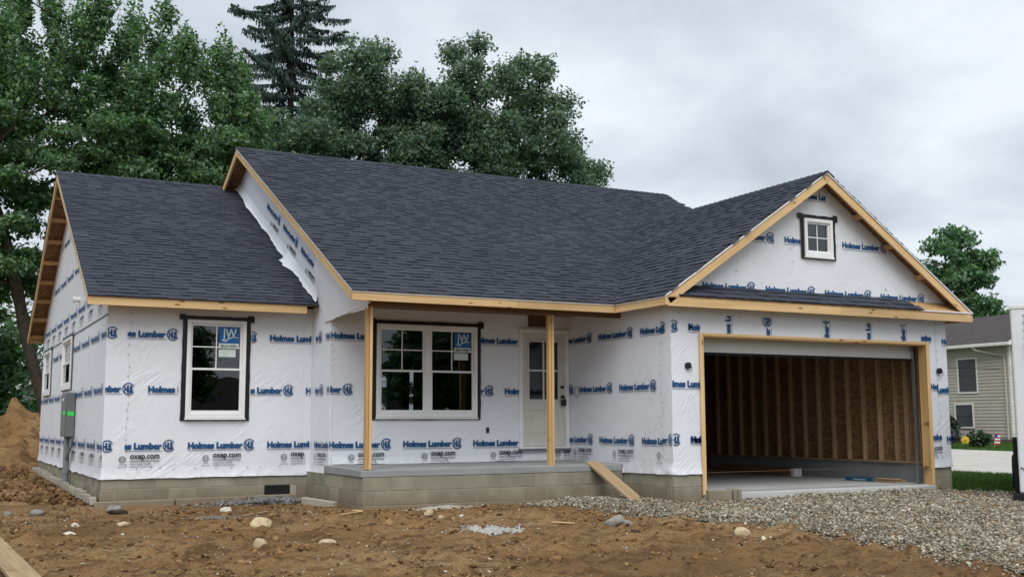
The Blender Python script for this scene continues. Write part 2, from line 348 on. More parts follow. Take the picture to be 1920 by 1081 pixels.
# ------------------------------------------------------------------ ground
def build_ground():
    xs = np.concatenate([[-600, -250, -120, -60, -35, -22, -15, -11], np.arange(-8, 15.01, .065), [16, 18, 20, 23, 27, 32, 40, 55, 80, 130, 260, 600]])
    ys = np.concatenate([[-600, -200, -80, -45, -30, -24, -20, -16], np.arange(-13, .6, .05), np.arange(.9, 20, .4), [21, 24, 28, 34, 45, 60, 90, 140, 260, 600]])
    X, Y = np.meshgrid(xs, ys); Z = zg(X, Y); nx, ny = len(xs), len(ys)
    # keep the sheet below floors inside the house
    ins = ((X > 7.9) & (X < 13.5) & (Y > -3.9)) | ((X > 3.5) & (Y > -2.5) & (X < 13.4) & (Y < 10.8)) | ((X > .2) & (X < 3.5) & (Y > .2) & (Y < 10.7))
    Z = np.where(ins, -.7, Z)
    I = np.arange(nx * ny).reshape(ny, nx); F = np.stack([I[:-1, :-1], I[:-1, 1:], I[1:, 1:], I[1:, :-1]], -1).reshape(-1, 4)
    o = link('ground', np_mesh('ground', np.stack([X, Y, Z], -1).reshape(-1, 3), F, 'dirt_ground', True)); tag(o, 'brown trampled building dirt around the house', 'ground', kind='structure')
build_ground()

# ------------------------------------------------------------------ the house under construction
HOUSE = empty('house', (0, 0, 0), 0, 'unfinished one storey house in white printed house wrap with dark shingle roofs and open garage', 'house')
WX = 3.28                    # where the main block steps forward of the left wing
MY, PY, GX, GY, GR = -.97, -2.712, 7.698, -4.097, 13.675
LZ, LS = 2.771, .518         # left roof eave height and slope
MZ, MS, MEY = 2.738, .5095, -2.989
GZ, GS, GEX, GEXR, GEY = 2.738, .67, 7.405, 14.05, -4.40
LRY, LRZ = 5.578, 5.866; MRY, MRZ = 4.275, 6.437; GRX, GRZ = 10.7275, 4.963
lroof = lambda y: LZ + LS * (y + .396) if y <= LRY else LRZ - LS * (y - LRY)
mroof = lambda y: MZ + MS * (y - MEY) if y <= MRY else MRZ - MS * (y - MRY)
groof = lambda x: GZ + GS * (x - GEX) if x <= GRX else GRZ - GS * (x - GRX)

def panel(name, kind, fixed, cuts, bot, top, holes, mat, inner, out, parent=HOUSE, thick=.14, inner_mat='osb'):
    """wall sheet in plane x=fixed or y=fixed; cuts: break points along the wall; bot/top functions; holes (a0,a1,z0,z1); out: +-1 outward direction"""
    br = sorted(set(cuts) | {h[0] for h in holes} | {h[1] for h in holes}); mb = MB()
    P = (lambda a, z, d: (fixed + d, a, z)) if kind == 'x' else (lambda a, z, d: (a, fixed + d, z))
    for a0, a1 in zip(br[:-1], br[1:]):
        am = (a0 + a1) / 2; hs = sorted([h for h in holes if h[0] <= am <= h[1]], key=lambda h: h[2])
        lo = [bot(a0 + 1e-6), bot(a1 - 1e-6)]
        for h in hs + [None]:
            hi = [h[2]] * 2 if h else [top(a0 + 1e-6), top(a1 - 1e-6)]
            for d, mi in ((0, 0), (-out * thick, 1)) if inner else ((0, 0),):
                q = [P(a0, lo[0], d), P(a1, lo[1], d), P(a1, hi[1], d), P(a0, hi[0], d)]
                mb.face(q, mi)
            if h: lo = [h[3]] * 2
    for h in holes:
        if inner:
            c = [(h[0], h[2]), (h[1], h[2]), (h[1], h[3]), (h[0], h[3])]
            for i in range(4):
                (a, z), (a2, z2) = c[i], c[(i + 1) % 4]; mb.face([P(a, z, -out * .003), P(a2, z2, -out * .003), P(a2, z2, -out * thick), P(a, z, -out * thick)], 1)
    o = mb.build(name, [mat, inner_mat], parent)
    bm = bmesh.new(); bm.from_mesh(o.data); bmesh.ops.remove_doubles(bm, verts=bm.verts, dist=1e-5); bm.to_mesh(o.data); bm.free()
    return o
def lin(h): return lambda a: h
W1 = (1.212, 2.157, .920, 2.485); W2 = (4.0575, 5.878, .923, 2.450); DR = (6.691, 7.690, .376, 2.4606); GW = (10.43, 11.05, 3.57, 4.21)
SW = [(4.55, 6.10, 1.52, 2.50), (8.62, 10.15, 1.50, 2.48)]        # small windows in the left gable wall (y0,y1,z0,z1)
wallL = panel('wall', 'y', 0, [0, WX], lin(.0), lin(2.74), [W1], 'house_wrap', True, -1)
wallLs = panel('wall', 'x', 0, [0, LRY, 10.88], lin(.0), lambda y: lroof(y) - .05, SW, 'house_wrap', True, -1)
wallR = panel('wall', 'x', WX, [MY, 0], lin(.0), lin(2.75), [], 'house_wrap', True, -1)
wallM = panel('wall', 'y', MY, [WX, GX], lin(.05), lin(2.85), [W2, DR], 'house_wrap', True, -1)
wallGs = panel('wall', 'x', GX, [GY, MY], lin(.05), lin(2.80), [], 'house_wrap', True, -1)
OP = (8.239, 13.189, -.252, 2.19)
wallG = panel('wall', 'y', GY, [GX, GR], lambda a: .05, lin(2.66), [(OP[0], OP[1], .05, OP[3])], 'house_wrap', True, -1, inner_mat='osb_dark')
wallGg = panel('gable_wall', 'y', GY - .006, [GX - .2, GRX, GR + .2], lin(2.64), lambda x: groof(x) - .05, [GW], 'house_wrap_stained', True, -1)
# upper gable of the main block above the left wing roof
wallU = panel('gable_wall', 'x', WX - .012, [-2.72, MY, -.35, LRY, MRY, 8.0], lambda y: 2.50 if y < -.36 else min(lroof(y), 9) - .06, lambda y: mroof(y) - .05, [], 'house_wrap', False, -1)
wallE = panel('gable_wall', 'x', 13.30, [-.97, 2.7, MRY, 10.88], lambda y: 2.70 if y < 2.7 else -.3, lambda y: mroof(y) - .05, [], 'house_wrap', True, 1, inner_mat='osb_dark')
wallGr = panel('wall', 'x', GR, [GY, 2.6], lin(.07), lin(2.72), [], 'house_wrap', True, 1, inner_mat='osb')
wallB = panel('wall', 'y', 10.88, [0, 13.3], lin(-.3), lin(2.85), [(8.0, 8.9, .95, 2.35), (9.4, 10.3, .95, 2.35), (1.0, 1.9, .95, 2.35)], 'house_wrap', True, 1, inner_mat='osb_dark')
# rooms behind the windows
MB().box(.1, 7.75, .15, 10.7, .02, .08).box(3.4, 7.6, -.8, .15, .02, .08).box(7.75, 13.2, 2.7, 10.7, .02, .08).build('floor', 'subfloor', HOUSE)
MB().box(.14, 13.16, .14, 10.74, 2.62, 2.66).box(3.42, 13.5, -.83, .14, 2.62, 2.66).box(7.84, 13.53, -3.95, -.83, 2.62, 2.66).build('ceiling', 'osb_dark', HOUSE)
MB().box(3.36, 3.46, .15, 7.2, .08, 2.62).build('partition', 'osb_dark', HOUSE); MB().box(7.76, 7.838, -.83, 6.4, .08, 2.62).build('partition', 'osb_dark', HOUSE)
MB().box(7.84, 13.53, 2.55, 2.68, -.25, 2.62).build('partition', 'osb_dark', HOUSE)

# ---------- soft folds: loose hem of the wrap along the bottom, corner laps
def hem(pts, z_top, z_bot, seed, amp=.018):
    rnd = random.Random(seed); mb = MB(); grid = []
    pts = [Vector(p) for p in pts]
    segs = []
    for a, b, n in zip(pts[:-1], pts[1:], [0] * 9):
        k = max(2, int((b - a).length / .035)); nrm = Vector(((b - a).y, -(b - a).x, 0)).normalized()
        for i in range(k): segs.append((a.lerp(b, i / k), nrm))
    segs.append((pts[-1], nrm))
    for i, (p, n) in enumerate(segs):
        s = i * .035; row = []
        for j in range(5):
            t = j / 4; wv = mnoise.noise(Vector((s * 5, j * .35, seed))) * amp * (t + .15) + .5 * amp * mnoise.noise(Vector((s * 14, j * .8, seed + 5))) * t
            zz = z_top + (z_bot - z_top) * t + (mnoise.noise(Vector((s * 1.7, 3, seed))) * .022 + mnoise.noise(Vector((s * 6, 3, seed))) * .008) * t * t
            row.append(tuple(Vector((p.x, p.y, zz)) + n * (.004 + abs(wv) + .018 * t * t)))
        grid.append(row)
    V = [p for row in grid for p in row]; F = [(i * 5 + j, (i + 1) * 5 + j, (i + 1) * 5 + j + 1, i * 5 + j + 1) for i in range(len(grid) - 1) for j in range(4)]
    me = bpy.data.meshes.new('wrap_hem'); me.from_pydata(V, [], F); me.materials.append(MATS['house_wrap'])
    me.polygons.foreach_set('use_smooth', [True] * len(me.polygons)); return link('wrap_hem', me, HOUSE)
hem([(-.003, 10.88, 0), (-.003, -.003, 0), (WX - .01, -.003, 0), (WX - .012, MY - .004, 0)], .16, -.012, 3.1)
hem([(GX - .003, PY - .02, 0), (GX - .003, GY - .003, 0), (OP[0] - .01, GY - .003, 0)], .22, .03, 8.4, .03)
hem([(OP[1] + .02, GY - .003, 0), (GR + .003, GY - .003, 0)], .22, .03, 4.4, .02)
hem([(WX + .05, MY - .003, 0), (6.66, MY - .003, 0)], .30, .175, 6.4, .02)
# baggy wrap below the main rake at the porch end
def baggy():
    n, k = 34, 14; V = []; F = []
    for i in range(n + 1):
        y = -.30 - (2.55) * i / n; zt = mroof(y) - .16; zb = (2.46 + .10 * max(0, (-.97 - y)) / 1.6) if y < -.75 else 2.46 + (y + .75) * .9
        for j in range(k + 1):
            t = j / k; z = zt + (zb - zt) * t
            bul = .05 * math.sin(math.pi * t) + .055 * abs(mnoise.noise(Vector((y * 2.4 + z * 2.0, z * 1.2 - y, 4.2)))) * math.sin(math.pi * min(1, t * 1.1)) + .03 * mnoise.noise(Vector((y * 6 + z * 5, 2 * z, 1.2))) * t
            V.append((WX - .02 - max(0, bul), y, z + .03 * mnoise.noise(Vector((y * 4, 9, 2))) * t * t))
    for i in range(n):
        for j in range(k): F.append((i * (k + 1) + j, i * (k + 1) + j + 1, (i + 1) * (k + 1) + j + 1, (i + 1) * (k + 1) + j))
    me = bpy.data.meshes.new('wrap_flap'); me.from_pydata(V, [], F); me.materials.append(MATS['house_wrap']); me.polygons.foreach_set('use_smooth', [True] * len(F))
    o = link('wrap_flap', me, HOUSE); o['label'] = 'baggy loose house wrap below the main roof rake'
    # torn lower edge lying on the left roof
    V = []; F = []; n = 46
    for i in range(n + 1):
        y = -.35 + 5.9 * i / n; z0 = lroof(y)
        w = .06 + .05 * mnoise.noise(Vector((y * 1.3, 2, 7))) + .05 * mnoise.noise(Vector((y * 5, 2, 7)))
        if 12 <= i <= 14: w += .10
        for t in (0, .35, .7, 1):
            V.append((WX - .014 - w * t - .01, y - .02 * t, z0 + .20 * (1 - t) ** 2 + .026 + .012 * mnoise.noise(Vector((y * 9, t * 3, 1)))))
    for i in range(n):
        for j in range(3): F.append((i * 4 + j, i * 4 + j + 1, (i + 1) * 4 + j + 1, (i + 1) * 4 + j))
    me = bpy.data.meshes.new('wrap_flap'); me.from_pydata(V, [], F); me.materials.append(MATS['house_wrap']); me.polygons.foreach_set('use_smooth', [True] * len(F)); link('wrap_flap', me, HOUSE)
baggy()
# overlapping wrap at corners, each lap a thin raised sheet; its stapled edge
def lap(name, kind, fixed, a0, a1, z0, z1, out, seed, parent=HOUSE):
    V = []; F = []; n = 40; m = 5
    for i in range(n + 1):
        z = z0 + (z1 - z0) * i / n; e = .018 * mnoise.noise(Vector((z * 2.1, seed, 0)))
        for j in range(m + 1):
            t = j / m; a = a0 + (a1 + e - a0) * t; d = out * (.004 + .010 * abs(mnoise.noise(Vector((z * 3 + t * 2, t * 5, seed)))) * (1 if 0 < j < m else .3))
            V.append((fixed + d, a, z) if kind == 'x' else (a, fixed + d, z))
    for i in range(n):
        for j in range(m): F.append((i * (m + 1) + j, i * (m + 1) + j + 1, (i + 1) * (m + 1) + j + 1, (i + 1) * (m + 1) + j))
    me = bpy.data.meshes.new(name); me.from_pydata(V, [], F); me.materials.append(MATS['house_wrap']); me.polygons.foreach_set('use_smooth', [True] * len(F)); return link(name, me, parent)
lap('wrap_lap', 'y', 0, -.004, .34, .10, 2.74, -1, 1); lap('wrap_lap', 'x', GX, GY - .004, -3.84, .15, 2.70, -1, 2); lap('wrap_lap', 'y', GY, GX - .004, 8.10, .15, 2.52, -1, 3)
lap('wrap_lap', 'y', GY, GR + .004, 13.42, .15, 2.55, -1, 4); lap('wrap_lap', 'y', 0, WX - .002, WX - .14, .05, 2.6, -1, 5); lap('wrap_lap', 'y', MY, WX - .004, WX + .05, .16, 2.5, -1, 6)
def staples():
    mb = MB(); rnd = random.Random(5)
    def st(x, y, z, out):
        a = rnd.uniform(-.9, .9); l = .018
        for s in (-1, 1):
            d = Vector((math.cos(a + s * .8), 0, math.sin(a + s * .8))) * l
            if out == 'y': mb.face([(x - .004, y, z - .003), (x + d.x, y, z + d.z), (x + d.x + .006, y, z + d.z + .006), (x + .004, y, z + .004)])
            else: mb.face([(x, y - .004, z - .003), (x, y + d.x, z + d.z), (x, y + d.x + .006, z + d.z + .006), (x, y + .004, z + .004)])
    z = .2
    while z < 2.6:
        st(.335 + rnd.uniform(-.02, .02), -.019, z, 'y'); st(GX - .019, -3.845 + rnd.uniform(-.02, .02), z, 'x'); st(13.42 + rnd.uniform(-.02, .02), GY - .019, z, 'y'); z += rnd.uniform(.09, .2)
    x = 7.85
    while x < 13.5: st(x, GY - .012, 2.52 + rnd.uniform(-.03, .03), 'y'); x += rnd.uniform(.12, .32)
    x = .5
    while x < 3.1: st(x, -.03, .14 + rnd.uniform(-.01, .01), 'y'); x += rnd.uniform(.2, .4)
    o = mb.build('staples', 'ink_black', HOUSE); o['kind'] = 'stuff'
staples()
# seam line between the lower and the upper wrap sheets on the gable side
MB().box(-.012, -.002, -.02, 10.9, 2.505, 2.53).build('wrap_seam', 'grey_box', HOUSE)

# ---------- printed lettering
def text_mesh(body, width, height, bold, z0=0, x0=0, spacing=1.0):
    cu = bpy.data.curves.new('t', 'FONT'); cu.body = body; cu.size = 1; cu.offset = bold; cu.space_character = spacing; cu.resolution_u = 3; cu.fill_mode = 'FRONT'
    ob = bpy.data.objects.new('t', cu); COL.objects.link(ob); dg = bpy.context.evaluated_depsgraph_get()
    me = bpy.data.meshes.new_from_object(ob.evaluated_get(dg)); bpy.data.objects.remove(ob)
    n = len(me.vertices); co = np.zeros(n * 3, np.float32); me.vertices.foreach_get('co', co); co = co.reshape(-1, 3)
    # cap height measured from the first letter's extent
    lo, hi = co[:, 0].min(), co[:, 0].max(); co[:, 0] = (co[:, 0] - lo) / (hi - lo) * width + x0
    cap = co[:, 1].max(); co[:, 1] = co[:, 1] / cap * height + z0
    V = [(x, 0, y) for x, y, _ in co.tolist()]; F = [tuple(p.vertices) for p in me.polygons]; bpy.data.meshes.remove(me); return V, F
def ring(cx, cz, ro, ri, a0, a1, n=36):
    V = []; F = []
    for i in range(n + 1):
        a = a0 + (a1 - a0) * i / n; V += [(cx + ro * math.cos(a), 0, cz + ro * math.sin(a)), (cx + ri * math.cos(a), 0, cz + ri * math.sin(a))]
    for i in range(n): F.append((2 * i, 2 * i + 2, 2 * i + 3, 2 * i + 1))
    return V, F
def merge(parts):
    V = []; F = []; M = []
    for (v, f, mi) in parts:
        b = len(V); V += v; F += [tuple(b + i for i in q) for q in f]; M += [mi] * len(f)
    return V, F, M
def rect(x0, x1, z0, z1): return [(x0, 0, z0), (x1, 0, z0), (x1, 0, z1), (x0, 0, z1)], [(0, 1, 2, 3)]
def logo_parts(cx, cz):
    r_ = .094; P = [ring(cx, cz, r_, r_ * .83, R(30), R(330))]
    P.append(text_mesh('HLB', r_ * 1.34, r_ * 1.06, .055, cz - r_ * .53, cx - r_ * .67, .82))
    return [(v, f, 0) for v, f in P]
PRINT = merge([text_mesh('Holmes Lumber', .872, .094, .068, -.046, 0, 1.0) + (0,), rect(0, .885, -.083, -.076) + (0,)] + logo_parts(.978, 0))
OXEP = merge([text_mesh('oxep.com', .445, .060, .03, 0, 0) + (1,), text_mesh('HomeGuard Building Products', .44, .032, .012, -.052, 0) + (1,), text_mesh('Control Number 3017867', .32, .026, .006, -.094, 0) + (1,), text_mesh('Certified To: ICC, ES, ACI38', .34, .026, .006, -.134, 0) + (1,)]
             + [(v, f, 1) for v, f in (ring(-.115, -.01, .05, .042, 0, 2 * math.pi), ring(-.115, -.01, .034, .029, 0, 2 * math.pi), text_mesh('ETL', .045, .026, .02, -.022, -.137), text_mesh('Intertek', .085, .018, .004, -.092, -.157), text_mesh('ACCR CODE', .13, .018, .004, -.134, -.18))])
def raw_mesh(P):
    me = bpy.data.meshes.new('lettering'); me.from_pydata(P[0], [], P[1]); me.materials.append(MATS['ink_blue']); me.materials.append(MATS['ink_black']); me.polygons.foreach_set('material_index', P[2]); me.update(); return me
ME_PRINT, ME_OXEP = raw_mesh(PRINT), raw_mesh(OXEP)
def clipped(P, lo, hi):
    me = raw_mesh(P); bm = bmesh.new(); bm.from_mesh(me)
    for co, no in (((lo, 0, 0), (-1, 0, 0)), ((hi, 0, 0), (1, 0, 0))):
        bmesh.ops.bisect_plane(bm, geom=bm.verts[:] + bm.edges[:] + bm.faces[:], plane_co=co, plane_no=no, clear_outer=True)
    if not bm.faces: bm.free(); return None
    bm.to_mesh(me); bm.free(); return me
def row(wall, kind, fixed, a_start, a_end, z, phase, holes=(), lift=.006, which='print', dirn=1, period=1.27, scale=1.0):
    """prints along a wall between a_start..a_end (u grows in reading direction); phase = u of one text start; holes are u-intervals where nothing is printed or something covers it"""
    P, ME = (PRINT, ME_PRINT) if which == 'print' else (OXEP, ME_OXEP); w0, w1 = (0, 1.075) if which == 'print' else (-.185, .45)
    length = abs(a_end - a_start); k = math.floor((0 - phase - w1) / period); out = []
    while phase + k * period + w0 < length:
        u = phase + k * period; k += 1
        spans = [(max(0, u + w0), min(length, u + w1))]
        for h0, h1 in holes:
            ns = []
            for s0, s1 in spans:
                if h1 <= s0 or h0 >= s1: ns.append((s0, s1)); continue
                if s0 < h0: ns.append((s0, h0))
                if h1 < s1: ns.append((h1, s1))
            spans = ns
        for s0, s1 in spans:
            if s1 - s0 < .03: continue
            full = abs(s0 - (u + w0)) < 1e-6 and abs(s1 - (u + w1)) < 1e-6
            me = ME if full else clipped(P, s0 - u, s1 - u)
            if me is None: continue
            if kind == 'y': M = Matrix.Translation((a_start + u, fixed - lift, z))
            else: M = Matrix.Translation((fixed - lift, a_start - u, z)) @ Matrix.Rotation(R(-90), 4, 'Z')
            out.append(link('printed_lettering', me, wall, mat=M))
    return out
Z1, Z2, Z3, ZO = .49, 1.37, 2.235, .295
LIFT = .018
# left wing front
row(wallL, 'y', 0, 0, WX - .02, Z3, .012, [(0, .30), (1.10, 2.25)], LIFT); row(wallL, 'y', 0, 0, .28, Z3, -.905, [], LIFT); row(wallL, 'y', 0, 0, .28, Z1, -.915, [], LIFT); row(wallL, 'y', 0, 0, WX - .02, Z2, .639, [(0, .50), (1.10, 2.25)], LIFT); row(wallL, 'y', 0, 0, .48, Z2, -.632, [], LIFT)
row(wallL, 'y', 0, 0, WX - .02, Z1, .005, [(0, .32)], LIFT); row(wallL, 'y', 0, .05, WX - .10, ZO, .352, [], .024, 'oxep')
row(wallR, 'x', WX, 0, MY, Z1, .2, [(0, .25)], LIFT); row(wallR, 'x', WX, 0, MY, Z2, -.4, [(0, .25)], LIFT); row(wallR, 'x', WX, 0, MY, Z3, -.5, [(0, .25)], LIFT); row(wallR, 'x', WX, 0, MY, ZO, .45, [], .03, 'oxep')
# left gable side: u runs from the back corner to the front corner
for z, ph in ((Z1, .1), (Z2, .73), (Z3, .1)): row(wallLs, 'x', 0, 10.88, 0, z, ph, [(.65, 2.35), (4.70, 6.42)] if z > 2 else [], .012)
row(wallLs, 'x', 0, 10.88, 0, ZO, .6, [], .012, 'oxep'); row(wallLs, 'x', 0, 10.7, .1, 2.92, .4, [], .006); row(wallLs, 'x', 0, 10.7, .1, 2.72, .8, [], .006, 'oxep'); row(wallLs, 'x', 0, 8.9, 2.0, 3.75, .3, [], .006); row(wallLs, 'x', 0, 7.4, 3.7, 4.58, .4, [], .006)
# main front on the porch
hW = [(W2[0] - WX - .06, W2[1] - WX + .08), (DR[0] - WX, DR[1] - WX)]
row(wallM, 'y', MY, WX, GX, Z3, 0 - .01, hW, LIFT); row(wallM, 'y', MY, WX, GX, Z2, -.677, hW, LIFT); row(wallM, 'y', MY, WX, GX, Z1, -.01, [(DR[0] - WX, 9)], LIFT); row(wallM, 'y', MY, WX, GX, ZO, .48, [], .034, 'oxep')
# garage left side
row(wallGs, 'x', GX, MY, GY, 2.275, -.23, [(0, .03), (2.95, 9)], .018); row(wallGs, 'x', GX, MY, GY, 1.40, .405, [(2.88, 9)], .018); row(wallGs, 'x', GX, MY, GY, .54, -.23, [(2.88, 9)], .018); row(wallGs, 'x', GX, MY, GY, .33, .36, [(2.9, 9)], .03, 'oxep')
row(wallGs, 'x', GX, MY, GY, 2.29, -.10 + 2.05 - 2.54, [(0, 2.88)], .024); row(wallGs, 'x', GX, MY, GY, .56, 2.15, [(0, 2.88)], .024)
# garage front, around the opening
row(wallG, 'y', GY, GX, 8.10, 2.30, -.93, [], LIFT); row(wallG, 'y', GY, 8.02, 8.25, 2.30, 0, [], LIFT); row(wallG, 'y', GY, GX, 8.23, 1.417, -.165, [], LIFT); row(wallG, 'y', GY, GX, 8.23, .565, -.93, [], LIFT); row(wallG, 'y', GY, 8.02, 8.23, .565, 0, [], LIFT)
row(wallG, 'y', GY, 13.06, 13.30, 2.29, -.58, [], LIFT); row(wallG, 'y', GY, 13.23, 13.42, 1.44, 0, [], LIFT); row(wallG, 'y', GY, 13.40, GR, 1.385, -.46, [], .022); row(wallG, 'y', GY, 13.22, 13.45, .56, -.58, [], LIFT); row(wallG, 'y', GY, 13.22, 13.45, .33, -.22, [], .024, 'oxep'); row(wallG, 'y', GY, 13.56, GR, 2.24, 0, [], LIFT); row(wallG, 'y', GY, 13.57, GR, .52, 0, [], LIFT)
for x, zc in ((8.80, 1.96), (9.60, 1.47), (10.86, 1.56), (11.80, 1.92), (12.62, 1.58)):     # sideways prints over the garage opening
    me = raw_mesh(PRINT); bm = bmesh.new(); bm.from_mesh(me)
    for co, no in ((((2.21 - zc), 0, 0), (-1, 0, 0)), (((2.50 - zc), 0, 0), (1, 0, 0))): bmesh.ops.bisect_plane(bm, geom=bm.verts[:] + bm.edges[:] + bm.faces[:], plane_co=co, plane_no=no, clear_outer=True)
    bm.to_mesh(me); bm.free()
    link('printed_lettering', me, wallG, mat=Matrix.Translation((x, GY - .014, zc)) @ Matrix.Rotation(R(-90), 4, 'Y'))
# garage gable
row(wallGg, 'y', GY - .006, 9.28, 12.30, 3.82, 10.018 - 9.28, [(10.36 - 9.28, 11.10 - 9.28)], .006); row(wallGg, 'y', GY - .006, 8.3, 13.2, 2.975, .02, [], .006); row(wallGg, 'y', GY - .006, 10.45, 10.95, 4.60, -.1, [], .006)
# upper gable strip, running down the slope
def sloped_prints():
    sl = math.atan(MS)
    for i in range(4):
        y = 3.0 - i * 1.16
        M = Matrix.Translation((WX - .02, y, mroof(y) - .74)) @ Matrix.Rotation(R(-90), 4, 'Z') @ Matrix.Rotation(sl, 4, 'Y')
        link('printed_lettering', ME_PRINT if i < 3 else clipped(PRINT, 0, .75), wallU, mat=M)
        M = Matrix.Translation((WX - .02, y - .42, mroof(y - .42) - 1.00)) @ Matrix.Rotation(R(-90), 4, 'Z') @ Matrix.Rotation(sl, 4, 'Y')
        if i < 3: link('printed_lettering', ME_OXEP, wallU, mat=M)
sloped_prints()

# ---------- windows and door
def frame_bars(mb, x0, x1, z0, z1, w, y0, y1, wb=None):
    wb = wb or w
    mb.box(x0, x0 + w, y0, y1, z0, z1); mb.box(x1 - w, x1, y0, y1, z0, z1); mb.box(x0 + w, x1 - w, y0, y1, z1 - w, z1); mb.box(x0 + w, x1 - w, y0, y1, z0, z0 + wb); return mb
def window(wall, M, wd, ht, units=1, kind='double', sticker=None, tape=True, label=None):
    """local: x 0..wd, z 0..ht, outward is -y"""
    root = link('window', None, HOUSE, mat=M); root.empty_display_size = .1
    if label: root['label'] = label
    P = lambda mb, n, m, bev=.004: mb.build(n, m, root, bevel=bev)
    fr = MB(); fw = .058
    frame_bars(fr, 0, wd, 0, ht, fw, -.050, .07, fw + .012)
    uw = wd / units
    for k in range(1, units): fr.box(k * uw - .05, k * uw + .05, -.045, .07, fw, ht - fw)
    P(fr, 'frame', 'vinyl_white')
    P(MB().box(-.01, wd + .01, -.065, -.002, -.030, -.004), 'sill', 'vinyl_white')
    for k in range(units):
        x0 = k * uw + (fw if k == 0 else .05) ; x1 = (k + 1) * uw - (fw if k == units - 1 else .05)
        if kind == 'double':
            zm = ht * .49
            for (a, b, d) in ((zm - .005, ht - fw, 0), (fw + .012, zm + .028, -.022)):
                sb = MB(); w = .034
                frame_bars(sb, x0, x1, a, b, w, -.030 + d + .022, .010 + d + .022, .048 if d else w); P(sb, 'sash', 'vinyl_white', .003)
                MB().face([(x0 + w, .004 + d + .022 - .012, a + w), (x1 - w, .004 + d + .022 - .012, a + w), (x1 - w, .004 + d + .022 - .012, b - w), (x0 + w, .004 + d + .022 - .012, b - w)]).build('pane', 'window_glass', root)
            gx0, gx1, gz0, gz1 = x0 + .034, x1 - .034, zm + .03, ht - fw - .034
        else:
            sb = frame_bars(MB(), x0, x1, fw + .012, ht - fw, .03, -.02, .03); P(sb, 'sash', 'vinyl_white', .003)
            gx0, gx1, gz0, gz1 = x0 + .03, x1 - .03, fw + .042, ht - fw - .03
            MB().face([(gx0, .014, gz0), (gx1, .014, gz0), (gx1, .014, gz1), (gx0, .014, gz1)]).build('pane', 'window_glass', root)
        if kind != 'plain':
            xm, zc = (gx0 + gx1) / 2, (gz0 + gz1) / 2; yb = .006
            P(MB().box(xm - .009, xm + .009, yb - .004, yb + .006, gz0, gz1), 'muntin', 'vinyl_white', .002)
            P(MB().box(gx0, gx1, yb - .006, yb + .004, zc - .009, zc + .009), 'muntin', 'vinyl_white', .002)
        if sticker is not None and k == sticker:
            sx0, sx1, sz1 = xm + .02 + .015, gx1 - .02, gz1 - .012; sw = sx1 - sx0; sz0 = sz1 - sw * .80; ys = -.002
            MB().face([(sx0, ys, sz0), (sx1, ys, sz0), (sx1, ys, sz1), (sx0, ys, sz1)]).build('sticker', 'sticker_blue', root)
            MB().face([(sx0, ys, sz0 - sw * .26), (sx1, ys, sz0 - sw * .26), (sx1, ys, sz0 - .002), (sx0, ys, sz0 - .002)]).build('sticker', 'sticker_white', root)
            MB().face([(sx0, ys, sz0 - sw * .68), (sx1 - sw * .15, ys, sz0 - sw * .68), (sx1 - sw * .15, ys, sz0 - sw * .31), (sx0, ys, sz0 - sw * .31)]).build('sticker', 'sticker_white', root)
            v, f = text_mesh('JW', sw * .72, sw * .46, .012, sz0 + sw * .27, sx0 + sw * .16); sw1 = [(v, f, 0)]
            v2 = []; f2 = []
            for i in range(13):
                t = i / 12; xx = sx0 + sw * (.28 + .7 * t); zz = sz0 + sw * (.05 + .24 * math.sin(min(1, t * 1.15) * 1.9)); th = sw * .075 * (1 - .6 * t); v2 += [(xx, 0, zz), (xx, 0, zz + th)]
            for i in range(12): f2.append((2 * i, 2 * i + 2, 2 * i + 3, 2 * i + 1))
            V, F, _ = merge(sw1 + [(v2, f2, 0)]); me = bpy.data.meshes.new('lettering'); me.from_pydata([(a, ys - .003, c) for a, b, c in V], [], F); me.materials.append(MATS['sticker_white']); link('sticker_lettering', me, root)
            v, f = text_mesh('JELD-WEN', sw * .82, sw * .13, .02, sz0 - sw * .20, sx0 + sw * .09); me = bpy.data.meshes.new('lettering'); me.from_pydata([(a, ys - .003, c) for a, b, c in v], [], f); me.materials.append(MATS['ink_black']); link('sticker_lettering', me, root)
    if tape:
        rnd = random.Random(wd)
        def strip(x0, x1, z0, z1, y):
            # a hand-cut strip with slightly wandering edges
            n = 12; vert = (z1 - z0) > (x1 - x0); V = []
            mb = MB(); pr = None
            for i in range(n + 1):
                t = i / n; e0, e1 = rnd.uniform(-.005, .005), rnd.uniform(-.005, .005)
                cur = ((x0 + e0, z0 + (z1 - z0) * t), (x1 + e1, z0 + (z1 - z0) * t)) if vert else ((x0 + (x1 - x0) * t, z0 + e0), (x0 + (x1 - x0) * t, z1 + e1))
                if pr: mb.face([(pr[0][0], y, pr[0][1]), (pr[1][0], y, pr[1][1]), (cur[1][0], y, cur[1][1]), (cur[0][0], y, cur[0][1])])
                pr = cur
            mb.build('flashing_tape', 'black_tape', root)
        tw = .075
        strip(-tw, .02, -.045, ht + .045, -.022); strip(wd - .02, wd + tw, -.045, ht + .045, -.022); strip(-tw - .05, wd + tw + .03, ht + .003, ht + .062, -.026)
        strip(-tw - .055, -tw + .05, ht - .005, ht + .085, -.029); strip(wd + tw - .05, wd + tw + .055, ht - .02, ht + .09, -.029); strip(.02, wd - .02, -.045, -.028, -.020)
    return root
window(wallL, Matrix.Translation((W1[0], 0, W1[2])), W1[1] - W1[0], W1[3] - W1[2], 1, 'double', 0, label='white double hung window with a blue maker sticker')
window(wallM, Matrix.Translation((W2[0], MY, W2[2])), W2[1] - W2[0], W2[3] - W2[2], 2, 'double', 1, label='wide twin double hung window on the porch')
window(wallGg, Matrix.Translation((GW[0], GY - .006, GW[2])), GW[1] - GW[0], GW[3] - GW[2], 1, 'grid', label='small four pane window in the garage gable')
